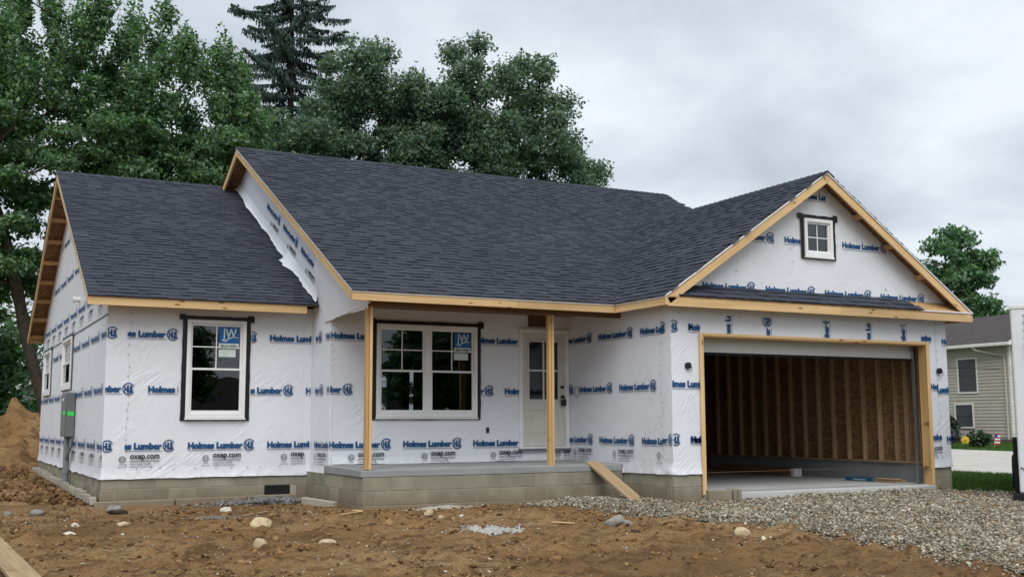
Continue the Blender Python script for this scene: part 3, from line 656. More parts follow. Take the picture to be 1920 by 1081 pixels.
for y0, y1, z0, z1 in SW: window(wallLs, Matrix.Translation((0, y1, z0)) @ Matrix.Rotation(R(-90), 4, 'Z'), y1 - y0, z1 - z0, 1, 'double')
for x0 in (8.0, 9.4, 1.0): window(wallB, Matrix.Translation((x0 + .9, 10.88, .95)) @ Matrix.Rotation(math.pi, 4, 'Z'), .9, 1.4, 1, 'double', tape=False)
def entry_door():
    root = link('entry_door', None, HOUSE, (DR[0], MY, DR[2])); W, H = DR[1] - DR[0], DR[3] - DR[2]
    root['label'] = 'cream entry door with a four pane glass light'
    frame_bars(MB(), 0, W, 0, H, .062, -.045, .10, .03).build('frame', 'vinyl_white', root, bevel=.005)
    frame_bars(MB(), .065, W - .065, .03, H - .065, .018, -.03, .02, .01).build('frame', 'trim_white', root)
    x0, x1, z0, z1 = .085, W - .085, .045, H - .085; gx0, gx1, gz0, gz1 = x0 + .115, x1 - .115, z0 + .80, z1 - .125
    mb = MB(); ya, yb = .005, .05
    mb.box(x0, gx0, ya, yb, z0, z1).box(gx1, x1, ya, yb, z0, z1).box(gx0, gx1, ya, yb, gz1, z1).box(gx0, gx1, ya, yb, z0, z0 + .16)
    mb.box(gx0, gx1, ya, yb, z0 + .62, gz0).box(gx0, gx1, ya + .014, yb, z0 + .16, z0 + .62)
    mb.build('leaf_panel', 'door_paint', root, bevel=.004)
    MB().box(gx0 + .05, gx1 - .05, ya + .004, ya + .02, z0 + .22, z0 + .56).build('raised_panel', 'door_paint', root, bevel=.008)
    fb = frame_bars(MB(), gx0 - .02, gx1 + .02, gz0 - .02, gz1 + .02, .032, -.012, ya + .01); fb.build('glazing_bead', 'door_paint', root, bevel=.006)
    xm, zm = (gx0 + gx1) / 2, (gz0 + gz1) / 2
    MB().box(xm - .013, xm + .013, -.004, .03, gz0, gz1).build('muntin', 'trim_white', root); MB().box(gx0, gx1, -.006, .028, zm - .013, zm + .013).build('muntin', 'trim_white', root)
    for a, b in ((gx0, xm), (xm, gx1)):
        for c, d in ((gz0, zm), (zm, gz1)): MB().face([(a, .018, c), (b, .018, c), (b, .018, d), (a, .018, d)]).build('pane', 'window_glass', root)
    kx = x1 - .045
    MB().tube([(kx, .01, z0 + 1.03), (kx, -.025, z0 + 1.03)], .026, 14).build('deadbolt', 'black_metal', root)
    lb = MB().tube([(kx, .01, z0 + .86), (kx, -.05, z0 + .86)], [.022, .03], 14); lb.build('knob', 'black_metal', root)
    sh = [(kx - .032 + .064 * (0.5 - .5 * math.cos(t)), -.055, z0 + .80 + .075 * math.sin(t)) for t in np.linspace(0, math.pi, 9)]
    MB().tube(sh, .006, 6).box(kx - .042, kx + .042, -.075, -.035, z0 + .70, z0 + .81).build('lock_box', 'black_metal', root, bevel=.006)
    MB().box(-.01, W + .01, -.075, .0, -.03, .006).build('threshold', 'grey_box', root)
entry_door()
MB().box(6.88, 7.27, MY - .012, MY - .008, 2.50, 2.72).build('sheathing_patch', 'osb_dark', HOUSE)

# ---------- roofs: deck, shingles, ridge caps, fascia, rake boards, lookouts
EXPO = .1435
def shingle_mesh_data(w, th):
    e = EXPO + .012; g = .0015
    V = [(g, 0, th), (w - g, 0, th), (w - g, e, .004), (g, e, .004), (g, 0, -.004), (w - g, 0, -.004)]
    return V
SH_Q = [(0, 1, 2, 3), (4, 5, 1, 0)]; SH_T = [(4, 0, 3), (1, 5, 2)]
WID = [.13, .17, .21, .26, .32]; SHADES = [.28, .40, .5, .6, .76]
_shm = {}
def shingle_me(wi, ti, si):
    k = (wi, ti, si)
    if k not in _shm:
        me = bpy.data.meshes.new('shingle'); me.from_pydata(shingle_mesh_data(WID[wi], (.012, .023)[ti]), [], SH_Q + SH_T); me.materials.append(MATS['asphalt_shingle'])
        a = me.attributes.new('shade', 'FLOAT', 'FACE'); a.data.foreach_set('value', [SHADES[si]] * 4); _shm[k] = me
    return _shm[k]
def project(p):
    d = Vector(p) - CAM; z = d.dot(c_f); return 960 + 2096.45 * d.dot(c_r) / z, 540.5 - 2096.45 * d.dot(c_u) / z, z
ROOFS = []      # (part, tabs)
def shingle_plane(part, O, S, T, s_of_t, tmax, seed):
    """O: eave corner, S along the eave, T up the slope, s_of_t(t) -> (s0, s1)"""
    rnd = random.Random(seed); O, S, T = Vector(O), Vector(S).normalized(), Vector(T).normalized(); Nn = S.cross(T).normalized(); tabs = []
    n = int(tmax / EXPO) + 1; Mx = Matrix((S, T, Nn)).transposed()
    for c in range(n):
        t = c * EXPO
        if t > tmax - .02: break
        s0, s1 = s_of_t(t); s0b, s1b = s_of_t(min(tmax, t + EXPO)); s0, s1 = max(s0, s0b) if seed != 3 else min(s0, s0b), s1
        s = s0 - rnd.uniform(0, .0); hi = rnd.random() < .5; cs = rnd.gauss(0, .4)
        while s < s1 - .04:
            wi = rnd.choice([0, 1, 2, 3, 4, 2, 3]); w = WID[wi]
            if s + w > s1:
                ok = [i for i in range(5) if s + WID[i] <= s1 + .03]
                if not ok: break
                wi = ok[-1]; w = WID[wi]
            ti = 1 if hi else 0; si = min(4, max(0, int(round(2 + cs + rnd.gauss(0, .75) + (.45 if hi else -.5)))))
            p = O + S * s + T * t; tabs.append((p, Mx, wi, ti, si, part)); s += w; hi = not hi if rnd.random() < .8 else hi
    ROOFS.append((part, tabs))
def deck(name, quads, th, label):
    mb = MB()
    for q in quads:
        n = (Vector(q[1]) - Vector(q[0])).cross(Vector(q[2]) - Vector(q[0])).normalized(); n = n if n.z > 0 else -n
        mb.prism([tuple(Vector(p) - n * .012) for p in q], -n * th)
    o = mb.build(name, 'osb', HOUSE); o['label'] = label; return o
# left wing roof
rl = deck('roof', [[(-.343, -.396, LZ), (WX, -.396, LZ), (WX, LRY, LRZ), (-.343, LRY, LRZ)], [(-.343, 11.24, lroof(11.24)), (WX, 11.24, lroof(11.24)), (WX, LRY, LRZ), (-.343, LRY, LRZ)]], .022, 'dark shingle roof of the lower left wing')
TL = Vector((0, 1, LS)).normalized(); LT = math.hypot(LRY + .396, LRZ - LZ)
shingle_plane(rl, (-.355, -.42, LZ - .014), (1, 0, 0), TL, lambda t: (0, WX + .355), LT + .02, 1)
rm = deck('roof', [[(2.934, MEY, MZ), (13.62, MEY, MZ), (13.62, MRY, MRZ), (2.934, MRY, MRZ)], [(2.934, 11.5, mroof(11.5)), (13.62, 11.5, mroof(11.5)), (13.62, MRY, MRZ), (2.934, MRY, MRZ)]], .022, 'dark shingle roof of the main block')
TM = Vector((0, 1, MS)).normalized(); MT = math.hypot(MRY - MEY, MRZ - MZ)
val_y = lambda x: MEY + GS / MS * (x - GEX)
def main_range(t):
    y = MEY - .02 + t * TM.y; xv = GEX + (y - MEY) * MS / GS + .25
    return (0, min(13.64, xv) - 2.92 if y < val_y(GRX) + .05 else 13.64 - 2.92)
shingle_plane(rm, (2.92, MEY - .02, MZ - .012), (1, 0, 0), TM, main_range, MT + .02, 2)
yv = val_y(GRX)
rg = deck('roof', [[(GEX, GEY, GZ), (GEX, MEY, GZ), (GRX, yv, GRZ), (GRX, GEY, GRZ)], [(GEXR, GEY, GZ), (GEXR, 2.6, GZ), (GRX, 2.6, GRZ), (GRX, GEY, GRZ)]], .022, 'dark shingle gable roof over the garage')
TG = Vector((1, 0, GS)).normalized(); GT = math.hypot(GRX - GEX, GRZ - GZ)
def gar_range(t):
    x = GEX - .02 + t * TG.x; return (-(val_y(x) + .22), -(GEY - .012))
shingle_plane(rg, (GEX - .02, 0, GZ - .012), (0, -1, 0), TG, gar_range, GT + .02, 3)
TGr = Vector((-1, 0, GS)).normalized()
shingle_plane(rg, (GEXR + .02, 0, GZ - .012), (0, 1, 0), TGr, lambda t: (GEY - .012, 2.6), GT + .02, 4)
# pent roof strip over the garage door
PT = math.hypot(.30, .20)
rp = MB().prism([(7.47, GEY, 2.730), (14.0, GEY, 2.730), (13.82, GY, 2.925), (7.75, GY, 2.925)], (0, 0, -.02)).build('roof', 'osb_light', HOUSE); rp['label'] = 'narrow pent roof strip over the garage door, bare sheathing at its right end'
shingle_plane(rp, (7.40, GEY - .02, 2.738), (1, 0, 0), Vector((0, .30, .20)), lambda t: (.12 + t * .9, 5.40 - t * .75), PT, 5)
allt = []
for part, tabs in ROOFS:
    for tb in tabs:
        pc = tb[0] + tb[1] @ Vector((WID[tb[2]] / 2, EXPO / 2, 0)); x, y, z = project(pc); nrm = tb[1] @ Vector((0, 0, 1)); fac = max(0, -(pc - CAM).normalized().dot(nrm))
        vis = 0 < x < 1920 and 0 < y < 1081 and fac > .02
        allt.append((WID[tb[2]] * fac / z ** 2 if vis else 0, tb))
allt.sort(key=lambda a: -a[0])
single = {id(t[1]) for t in allt[:300]}
for _, (p, Mx, wi, ti, si, part) in allt[:300]:
    M = Mx.to_4x4(); M.translation = p; link('shingle', shingle_me(wi, ti, si), part, mat=M)
def roof_rest(part, tabs):
    V = []; F = []; S = []; n = 0; FT = []
    for tb in tabs:
        if id(tb) in single: continue
        p, Mx, wi, ti, si, _ = tb
        A = np.array(shingle_mesh_data(WID[wi], (.012, .023)[ti])) @ np.array(Mx).T + np.array(p); V.append(A)
        F += [(n, n + 1, n + 2), (n, n + 2, n + 3), (n + 4, n + 5, n + 1), (n + 4, n + 1, n), (n + 4, n, n + 3), (n + 1, n + 5, n + 2)]; S += [SHADES[si] + random.uniform(-.08, .08)] * 6; n += 6
    if not V: return
    o = link('shingles', np_mesh('shingles', np.concatenate(V), F, 'asphalt_shingle', shade=S, domain='FACE'), part); o['kind'] = 'stuff'
rest = {}
for part, tabs in ROOFS: rest.setdefault(part.name, [part, []])[1].extend(tabs)
for part, tabs in rest.values(): roof_rest(part, tabs)
# the rear slopes are only seen edge on: plain shingle sheets
for part, q in ((rl, [(-.355, 11.26, lroof(11.26)), (WX, 11.26, lroof(11.26)), (WX, LRY, LRZ), (-.355, LRY, LRZ)]), (rm, [(2.92, 11.52, mroof(11.52)), (13.64, 11.52, mroof(11.52)), (13.64, MRY, MRZ), (2.92, MRY, MRZ)])):
    MB().prism(q, (0, 0, -.012)).build('rear_shingle_sheet', 'asphalt_shingle', part)
def ridge_caps(part, a, b, slope, axis):
    a, b = Vector(a), Vector(b); Ln = (b - a).length; d = (b - a).normalized(); n = int(Ln / .15); w = .15; st = Ln / n
    side = Vector((0, 1, 0)) if axis == 'x' else Vector((1, 0, 0)); mb = MB(); h = w * slope
    for lift0, lift1, l0, l1 in ((.018, .030, -.01, st),):
        L0 = d * l0; L1 = d * l1
        tl, tr = [side * w * s - Vector((0, 0, h)) for s in (-1, 1)]
        up0, up1 = Vector((0, 0, lift0)), Vector((0, 0, lift1)); dn = Vector((0, 0, -.012))
        A = [tl + L0 + up0, L0 + up0, tr + L0 + up0]; B = [tl + L1 + up1, L1 + up1, tr + L1 + up1]
        mb.face([A[0], A[1], B[1], B[0]]); mb.face([A[1], A[2], B[2], B[1]]); mb.face([B[0], B[1], B[1] + dn, B[0] + dn]); mb.face([B[1], B[2], B[2] + dn, B[1] + dn]); mb.face([A[0], B[0], B[0] + dn, A[0] + dn]); mb.face([A[2], A[2] + dn, B[2] + dn, B[2]])
    mes = []
    for sh in (.2, .4, .6):
        me = mb.mesh('ridge_cap', 'asphalt_shingle'); at = me.attributes.new('shade', 'FLOAT', 'FACE'); at.data.foreach_set('value', [sh] * len(me.polygons)); mes.append(me)
    for i in range(n): link('ridge_cap', random.choice(mes), part, tuple(a + d * st * i))
ridge_caps(rl, (WX, LRY, LRZ), (-.36, LRY, LRZ), LS, 'x'); ridge_caps(rm, (13.64, MRY, MRZ), (2.915, MRY, MRZ), MS, 'x'); ridge_caps(rg, (GRX, yv - .1, GRZ), (GRX, GEY - .02, GRZ), GS, 'y')
# fascia and rake boards (z is the board's centre)
FH, FT = .135, .036
def fascia(p0, p1, mat='pine', h=FH, label=None, dz=0):
    p0, p1 = Vector(p0), Vector(p1); return board('fascia', p0 - Vector((0, 0, h / 2 + .014 - dz)), p1 - Vector((0, 0, h / 2 + .014 - dz)), h, FT, mat, HOUSE)
fascia((-.343, -.396 + .02, LZ), (3.06, -.396 + .02, LZ)); fascia((-.343, 11.22, lroof(11.24)), (WX, 11.22, lroof(11.24)))
fascia((2.934, MEY + .02, MZ), (5.62, MEY + .02, MZ)); fascia((5.623, MEY + .021, MZ - .002), (GEX + .02, MEY + .021, MZ - .002)); fascia((GEX + .02, MEY + .002, GZ), (GEX + .02, GEY + .002, GZ)); fascia((GEX + .04, GEY + .02, GZ - .014), (10.93, GEY + .02, GZ - .014)); fascia((10.933, GEY + .021, GZ - .015), (GEXR - .01, GEY + .021, GZ - .015)); fascia((GEXR - .02, GEY, GZ), (GEXR - .02, 2.6, GZ))
def rake(p0, p1, mat='pine'):
    p0, p1 = Vector(p0), Vector(p1); d = (p1 - p0).normalized(); up = Vector((0, 0, 1)) - d * d.z; up.normalize()
    o = board('rake_board', p0 - up * (FH / 2 + .018), p1 - up * (FH / 2 + .018), FH, FT, mat, HOUSE, up=up)
    return o
rake((-.325, -.396, LZ), (-.325, LRY, LRZ)); rake((-.325, 11.24, lroof(11.24)), (-.325, LRY, LRZ)); rake((2.952, MEY, MZ), (2.952, MRY, MRZ)); rake((2.952, 11.5, mroof(11.5)), (2.952, MRY, MRZ))
rake((GEX + .0, GEY + .02, GZ), (GRX, GEY + .02, GRZ)); rake((GEXR, GEY + .02, GZ), (GRX, GEY + .02, GRZ))
rake((13.60, MEY, MZ), (13.60, MRY, MRZ))
for xa, xb in ((GEX + .003, GEX + .16), (GEXR - .16, GEXR - .004)): MB().box(xa, xb, GEY + .042, GY - .01, 2.615, 2.718).build('cornice_return', 'pine', HOUSE)
# white drip edge on rakes and eaves
def drip(p0, p1, up=(0, 0, 1), off=(0, 0, 0)):
    o_ = Vector(off); return board('drip_edge', Vector(p0) + o_, Vector(p1) + o_, .022, .012, 'drip_white', HOUSE, up=up, bevel=0)
drip((GEX, GEY - .004, GZ), (GRX, GEY - .004, GRZ), (0, 0, 1), (0, 0, -.012)); drip((GEXR, GEY - .004, GZ), (GRX, GEY - .004, GRZ), (0, 0, 1), (0, 0, -.012)); drip((-.348, -.39, LZ), (-.348, LRY, LRZ), (0, 0, 1), (0, 0, -.014)); drip((2.928, MEY, MZ), (2.928, MRY, MRZ), (0, 0, 1), (0, 0, -.014))
drip((GEX - .004, MEY, GZ), (GEX - .004, GEY, GZ), (0, 0, 1), (0, 0, -.022)); drip((2.93, MEY - .004, MZ), (GEX, MEY - .004, MZ), (0, 0, 1), (0, 0, -.022)); drip((12.75, GEY - .006, GZ), (14.0, GEY - .006, GZ), (0, 0, 1), (0, 0, -.005))
# lookouts carrying the rake overhangs
for i in range(8):
    y = 11.05 - i * .70
    if y > LRY + .4: board('lookout', (-.31, y, lroof(y) - .11), (.0, y, lroof(y) - .11), .09, .038, 'pine_post', HOUSE)
for i in range(6):
    y = .3 + i * .9; board('lookout', (-.31, y, lroof(y) - .11), (.0, y, lroof(y) - .11), .09, .038, 'pine_post', HOUSE)
for x in (11.55, 12.25, 12.98, 8.4, 9.2, 10.0): board('lookout', (x, GEY + .04, groof(x) - .11), (x, GY - .006, groof(x) - .11), .09, .038, 'pine_post', HOUSE)
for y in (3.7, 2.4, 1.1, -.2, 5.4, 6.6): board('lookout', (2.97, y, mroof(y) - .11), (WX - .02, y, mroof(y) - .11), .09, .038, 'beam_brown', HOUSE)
# porch: ceiling strip, header beam, posts, slab
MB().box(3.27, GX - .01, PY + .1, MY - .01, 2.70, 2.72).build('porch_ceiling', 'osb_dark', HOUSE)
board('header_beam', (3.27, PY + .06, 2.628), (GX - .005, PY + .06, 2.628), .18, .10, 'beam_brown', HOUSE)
for x in (3.315, 6.385):
    board('porch_post', (x - .026, PY + .075, .155), (x - .026, PY + .075, 2.54), .045, .09, 'pine_post', HOUSE, up=(1, 0, 0), bevel=.004)
    board('porch_post', (x + .024, PY + .07, .155), (x + .024, PY + .07, 2.54), .045, .095, 'pine', HOUSE, up=(1, 0, 0), bevel=.004)
def porch_slab():
    x0, x1 = 3.20, GX - .004; mb = MB(); zb = .045
    V = [(x0, PY, zb), (x1, PY, zb), (x1, MY - .004, zb), (x0, MY - .004, zb), (x0, PY, .145), (x1, PY, .160), (x1, MY - .004, .178), (x0, MY - .004, .170)]
    mb.v = V; mb.f = [(0, 3, 2, 1), (4, 5, 6, 7), (0, 1, 5, 4), (1, 2, 6, 5), (2, 3, 7, 6), (3, 0, 4, 7)]; mb.m = [0] * 6
    o = mb.build('porch_slab', 'slab', HOUSE, bevel=.012); o['label'] = 'grey concrete porch slab'
porch_slab()
# ---------- block foundation
FND = MB().box(.01, WX - .005, .006, .10, -.75, .03).box(.0065, .10, .03, 10.86, -.75, .03).box(3.227, 3.30, PY + .05, .03, -.75, .04).box(3.24, GX, PY + .007, PY + .12, -.75, .04).box(GX + .0065, GX + .1, GY + .03, PY, -.75, .045).box(GX + .02, OP[0] + .02, GY + .007, GY + .1, -.75, .045).box(OP[1] + .09, GR - .03, GY + .007, GY + .1, -.75, .045).box(GR - .1, GR - .007, GY + .03, 10, -.75, .045).build('foundation', 'mortar', HOUSE)
_bm = {}
def block_me(w):
    k = round(w, 3)
    if k not in _bm:
        bm = bmesh.new(); bmesh.ops.create_cube(bm, size=1); bmesh.ops.scale(bm, vec=(w - .008, .05, .195), verts=bm.verts); bmesh.ops.bevel(bm, geom=bm.edges[:], offset=.005, segments=1, affect='EDGES')
        me = bpy.data.meshes.new('block'); bm.to_mesh(me); bm.free(); me.materials.append(MATS['concrete_block']); _bm[k] = me
    return _bm[k]
def blocks(p0, p1, ztop, rows, skip=None, start=0):
    p0, p1 = Vector((*p0, 0)), Vector((*p1, 0)); d = (p1 - p0).normalized(); Ln = (p1 - p0).length; ang = math.atan2(d.y, d.x)
    for r_ in range(rows):
        z = ztop - .1015 - r_ * .203; s = 0; first = (.203 if (r_ + start) % 2 else .406)
        while s < Ln - .02:
            w = min(first if s == 0 else .406, Ln - s); c = p0 + d * (s + w / 2)
            if not (skip and skip(s + w / 2, z)):
                link('block', block_me(w), FND, (c.x + random.uniform(-.001, .001), c.y, z), (0, 0, ang))
            s += w
blocks((0, .025), (WX, .025), .035, 3, lambda s, z: 2.55 < s < 2.95 and -.15 > z > -.35); blocks((.025, 10.88), (.025, .055), .035, 3)
blocks((3.245, .0), (3.245, PY + .04), .045, 3, start=1); blocks((3.22, PY + .025), (GX, PY + .025), .045, 3); blocks((GX + .025, PY), (GX + .025, GY + .055), .045, 3, start=1); blocks((GX, GY + .025), (OP[0], GY + .025), .045, 3); blocks((OP[1] + .01, GY + .025), (GR, GY + .025), .045, 3, start=1)
MB().box(2.52, 2.94, -.006, .06, -.335, -.17).build('vent_opening', 'rubber', FND); frame_bars(MB(), 2.52, 2.94, -.335, -.17, .012, -.012, .03).build('vent_frame', 'black_metal', FND)
# low footing ledge: separate lengths along the front, standing bricks along the side
for i, (x0, x1, z) in enumerate(((-.10, 1.08, -.355), (1.10, 2.20, -.345), (2.22, 3.0, -.335))):
    board('footing_ledge', (x0, -.10, z - .05), (x1, -.085, z - .045), .13, .10, 'footing_concrete', FND, bevel=.012)
for i in range(40):
    y = .25 + i * .265; h = random.uniform(.09, .14); o = MB().box(-.05, .05, -.11, .11, 0, h).build('footing_brick', 'mortar', FND, (-.085 + random.uniform(-.02, .02), y, -.40 + .012 * y), (random.uniform(-.06, .06), random.uniform(-.08, .08), random.uniform(-.12, .12)), bevel=.008)
# ---------- garage opening
def garage():
    x0, x1, zt = OP[0], OP[1], OP[3]; jd = .19
    board('door_jamb', (x0 + .02, GY + jd / 2 - .03, -.30), (x0 + .02, GY + jd / 2 - .03, zt), .04, jd, 'pine_post', HOUSE, up=(1, 0, 0)); board('door_jamb', (x1 - .02, GY + jd / 2 - .03, -.28), (x1 - .02, GY + jd / 2 - .03, zt), .04, jd, 'pine_post', HOUSE, up=(1, 0, 0))
    board('door_trim', (x0 + .015, GY - .034, -.28), (x0 + .015, GY - .034, zt + .02), .075, .018, 'pine', HOUSE, up=(1, 0, 0)); board('door_trim', (x1 - .015, GY - .034, -.26), (x1 - .015, GY - .034, zt + .02), .075, .018, 'pine', HOUSE, up=(1, 0, 0))
    board('door_header', (x0 + .04, GY + jd / 2 - .03, zt - .02), (x1 - .04, GY + jd / 2 - .03, zt - .02), .04, jd, 'pine_post', HOUSE); board('door_trim', (x0 + .06, GY - .034, zt + .0), (x1 - .06, GY - .034, zt), .045, .018, 'pine', HOUSE)
    sl = MB().box(GX + .12, GR - .14, GY + .1, 2.6, -.45, -.262).box(x0 + .02, x1 - .02, GY - .10, GY + .1, -.45, -.266); o = sl.build('garage_slab', 'garage_slab', HOUSE, bevel=.01)
    # overhead door, rolled up: lowest sections hang in the opening, the rest lie under the ceiling
    gd = link('overhead_door', None, HOUSE, (0, 0, 0)); gd['label'] = 'white overhead garage door rolled up under the header'
    pts = [(-3.80, 1.93), (-3.775, 2.20), (-3.68, 2.36), (-3.50, 2.44)] + [(-3.5 + .5 * k, 2.44) for k in range(1, 5)]
    for (ya, za), (yb, zb) in zip(pts[:-1], pts[1:]):
        d = Vector((0, yb - ya, zb - za)).normalized() * .006; A = Vector((0, ya, za)) + d; B = Vector((0, yb, zb)) - d; n = Vector((0, d.z, -d.y)).normalized() * .045
        MB().prism([(x0 + .05, A.y, A.z), (x0 + .05, B.y, B.z), (x0 + .05, B.y + n.y, B.z + n.z), (x0 + .05, A.y + n.y, A.z + n.z)], (x1 - x0 - .1, 0, 0)).build('door_section', 'vinyl_white', gd, bevel=.004)
    MB().box(x0 + .05, x1 - .05, -3.82, -3.76, 1.895, 1.927).build('bottom_seal', 'rubber', gd)
    for xx in (x1 - .075, x0 + .065):
        tr = MB().box(xx, xx + .016, -3.86, -3.80, -.25, 2.05); arc = [(xx + .008, -3.83 + .32 * (1 - math.cos(t)), 2.05 + .34 * math.sin(t)) for t in np.linspace(0, R(90), 8)]
        tr.tube(arc + [(xx + .008, -1.4, 2.40)], .022, 6); tr.build('door_track', 'steel', gd)
    # right wall framing, seen through the opening
    fx = GR - .14
    MB().box(fx - .03, fx + .11, GY + .06, 2.55, -.44, .075).build('stem_wall', 'stem_wall', HOUSE)
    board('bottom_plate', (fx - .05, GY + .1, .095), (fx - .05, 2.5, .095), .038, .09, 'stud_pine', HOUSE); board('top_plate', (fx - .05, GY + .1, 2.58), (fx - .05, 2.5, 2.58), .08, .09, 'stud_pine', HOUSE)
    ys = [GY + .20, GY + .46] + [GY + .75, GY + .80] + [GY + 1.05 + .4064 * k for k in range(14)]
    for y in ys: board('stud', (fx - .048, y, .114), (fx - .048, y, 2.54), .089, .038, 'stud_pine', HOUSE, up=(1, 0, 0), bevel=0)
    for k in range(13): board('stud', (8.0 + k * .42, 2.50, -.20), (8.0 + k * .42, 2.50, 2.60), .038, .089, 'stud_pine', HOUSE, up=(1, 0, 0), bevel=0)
garage()
# ---------- small fittings on the walls
def elec_box(x, y, z, axis='y'):
    a = [(x + .05 * math.cos(t), y, z + .05 * math.sin(t)) for t in np.linspace(0, 2 * math.pi, 14, endpoint=False)]
    o = MB().tube([(x, y, z), (x, y - .045, z)], [.052, .05], 16).tube([(x + .01, y - .04, z + .01), (x + .035, y - .075, z - .03), (x + .02, y - .06, z - .09)], .006, 6).build('electrical_box', 'black_metal', HOUSE)
elec_box(7.992, GY - .01, 1.695); elec_box(13.44, GY - .02, 1.712)
MB().box(6.06, 6.11, MY - .03, MY - .005, .66, .75).build('outlet_box', 'black_metal', HOUSE, bevel=.004)
MB().tube([(.05, 3.80, 3.12), (-.12, 3.80, 3.12)], .05, 14).tube([(-.10, 3.80, 3.12), (-.125, 3.80, 3.12)], .062, 14).build('vent_pipe', 'vinyl_white', HOUSE)
def wire_loop():
    pts = [(7.67 + .0, -1.30 + .08 * math.cos(t), 1.36 + .085 * math.sin(t)) for t in np.linspace(0, 2 * math.pi * 1.8, 30)]
    MB().tube(pts, .006, 5).build('wire_coil', 'grey_box', HOUSE)
wire_loop()
def meter():
    m = link('electric_meter_box', None, HOUSE, (0, 4.15, 0)); m['label'] = 'tall grey electric meter box with a green sticker'
    MB().box(-.16, -.012, -.42, .42, .60, 1.40).build('cabinet', 'grey_box', m, bevel=.008); MB().box(-.172, -.160, -.39, .39, .62, 1.36).build('cover', 'grey_box', m, bevel=.006)
    MB().box(-.1755, -.1725, -.36, .02, 1.0, 1.07).build('sticker', 'green_sticker', m); MB().box(-.14, -.03, -.425, -.421, .98, 1.06).build('sticker', 'green_sticker', m)
    MB().box(-.1755, -.1725, -.05, .22, 1.26, 1.31).build('rating_plate', 'sticker_white', m)
    MB().tube([(-.09, -.05, .60), (-.09, -.05, -.45)], .055, 14).tube([(-.09, -.05, .02), (-.09, -.05, -.08)], .066, 14).build('conduit', 'pipe_grey', m)
    MB().tube([(-.05, -.35, .62), (-.06, -.36, .42), (-.08, -.26, .30), (-.09, -.1, .2)], .025, 8).build('cable', 'pipe_grey', m)
meter()

# ------------------------------------------------------------------ loose things on the plot
def rock_mesh(name, sx, sy, sz, col, seed, sub=3, mat='stone', rough=.22, var=.15):
    bm = bmesh.new(); bmesh.ops.create_icosphere(bm, subdivisions=sub, radius=1)
    for v in bm.verts:
        n = 1 + rough * 1.6 * mnoise.noise(v.co * 1.1 + Vector((seed * 7.1, seed, 0))) + rough * .5 * mnoise.noise(v.co * 3 + Vector((seed, 0, seed * 3)))
        v.co *= n; v.co.x *= sx; v.co.y *= sy; v.co.z *= sz
        if v.co.z < -sz * .45: v.co.z = -sz * .45
    me = bpy.data.meshes.new(name); bm.to_mesh(me); bm.free(); me.materials.append(MATS[mat]); rnd = random.Random(seed)
    a = me.attributes.new('tint', 'FLOAT_COLOR', 'POINT')
    T = []
    for v in me.vertices:
        k = 1 + var * mnoise.noise(v.co * 18 + Vector((seed, 0, 0))) * 2; T += [col[0] * k, col[1] * k, col[2] * k, 1]
    a.data.foreach_set('color', T); me.polygons.foreach_set('use_smooth', [True] * len(me.polygons)); return me
def rock(x, y, w, h, col, label, seed, cat='rock', name='rock', depth=.75, rough=.22, mat='stone', rz=0, group='loose rocks on the dirt'):
    me = rock_mesh(name, w / 2, w / 2 * depth, h * .62, col, seed, 3, mat, rough)
    o = link(name, me, None, (x, y, zgf(x, y) + h * .22), (0, 0, rz)); return tag(o, label, cat, group)
TAN, WHT, BRN, GRY, DRK = (.56, .45, .28), (.66, .60, .50), (.20, .12, .065), (.27, .26, .24), (.06, .042, .03)
rock(1.27, -4.54, .27, .15, TAN, 'largest pale tan rock on the dirt in front of the left wing', 1, rough=.28); rock(.82, -6.17, .14, .12, TAN, 'round tan cobble nearest the camera before the left window', 2, rough=.1); rock(1.45, -6.53, .19, .11, TAN, 'egg shaped tan cobble with a dark end, before the porch post', 3, rough=.14)
rock(.03, -1.28, .25, .12, GRY, 'flat grey stone against the front left foundation corner', 4, rough=.3); rock(.02, -1.62, .22, .08, DRK, 'dark flat clod below the grey corner stone', 5, rough=.4); rock(-1.0, -1.33, .20, .09, GRY, 'grey brown stone on the dirt beside the electric conduit', 6); rock(-1.35, -1.13, .13, .07, GRY, 'small grey stone at the very edge of the dirt on the left', 7)
rock(-.73, -1.98, .15, .09, BRN, 'brown lump of soil before the left foundation wall', 8, 'clod', 'dirt_clod', rough=.35, mat='clod'); rock(-.92, -4.54, .15, .05, WHT, 'flat white stone in the left foreground dirt', 9); rock(-.23, -3.81, .14, .06, TAN, 'flat tan stone between the white flat stone and the house', 10); rock(-.76, -3.65, .09, .06, WHT, 'small white stone above the flat white stone', 11)
rock(1.44, -1.98, .17, .08, WHT, 'flat cream stone on the grey rubble under the left window', 12); rock(.81, -5.32, .09, .06, DRK, 'small dark stone above the round tan cobble', 13); rock(6.33, -7.37, .20, .13, TAN, 'tan rock at the edge of the gravel', 14, rough=.16); rock(6.22, -7.28, .26, .05, DRK, 'dark flat lump behind the tan rock by the gravel', 15, rough=.4)
rock(6.30, -7.82, .08, .06, WHT, 'white pebble before the tan rock by the gravel, the larger of two', 16); rock(6.43, -7.78, .06, .045, WHT, 'white pebble before the tan rock by the gravel, the smaller of two', 17); rock(13.05, -4.95, .32, .16, BRN, 'brown boulder on the gravel beside the right garage corner', 18, rough=.2)
rock(3.65, -4.13, .13, .09, TAN, 'tan stone before the porch, first of three in a row', 19); rock(3.81, -4.19, .09, .07, TAN, 'middle small stone of three in a row before the porch', 20); rock(4.12, -4.17, .07, .05, WHT, 'smallest whitish stone of three in a row before the porch', 21); rock(5.18, -6.83, .13, .05, DRK, 'dark flat stone in front of the broken mortar chunk', 22)
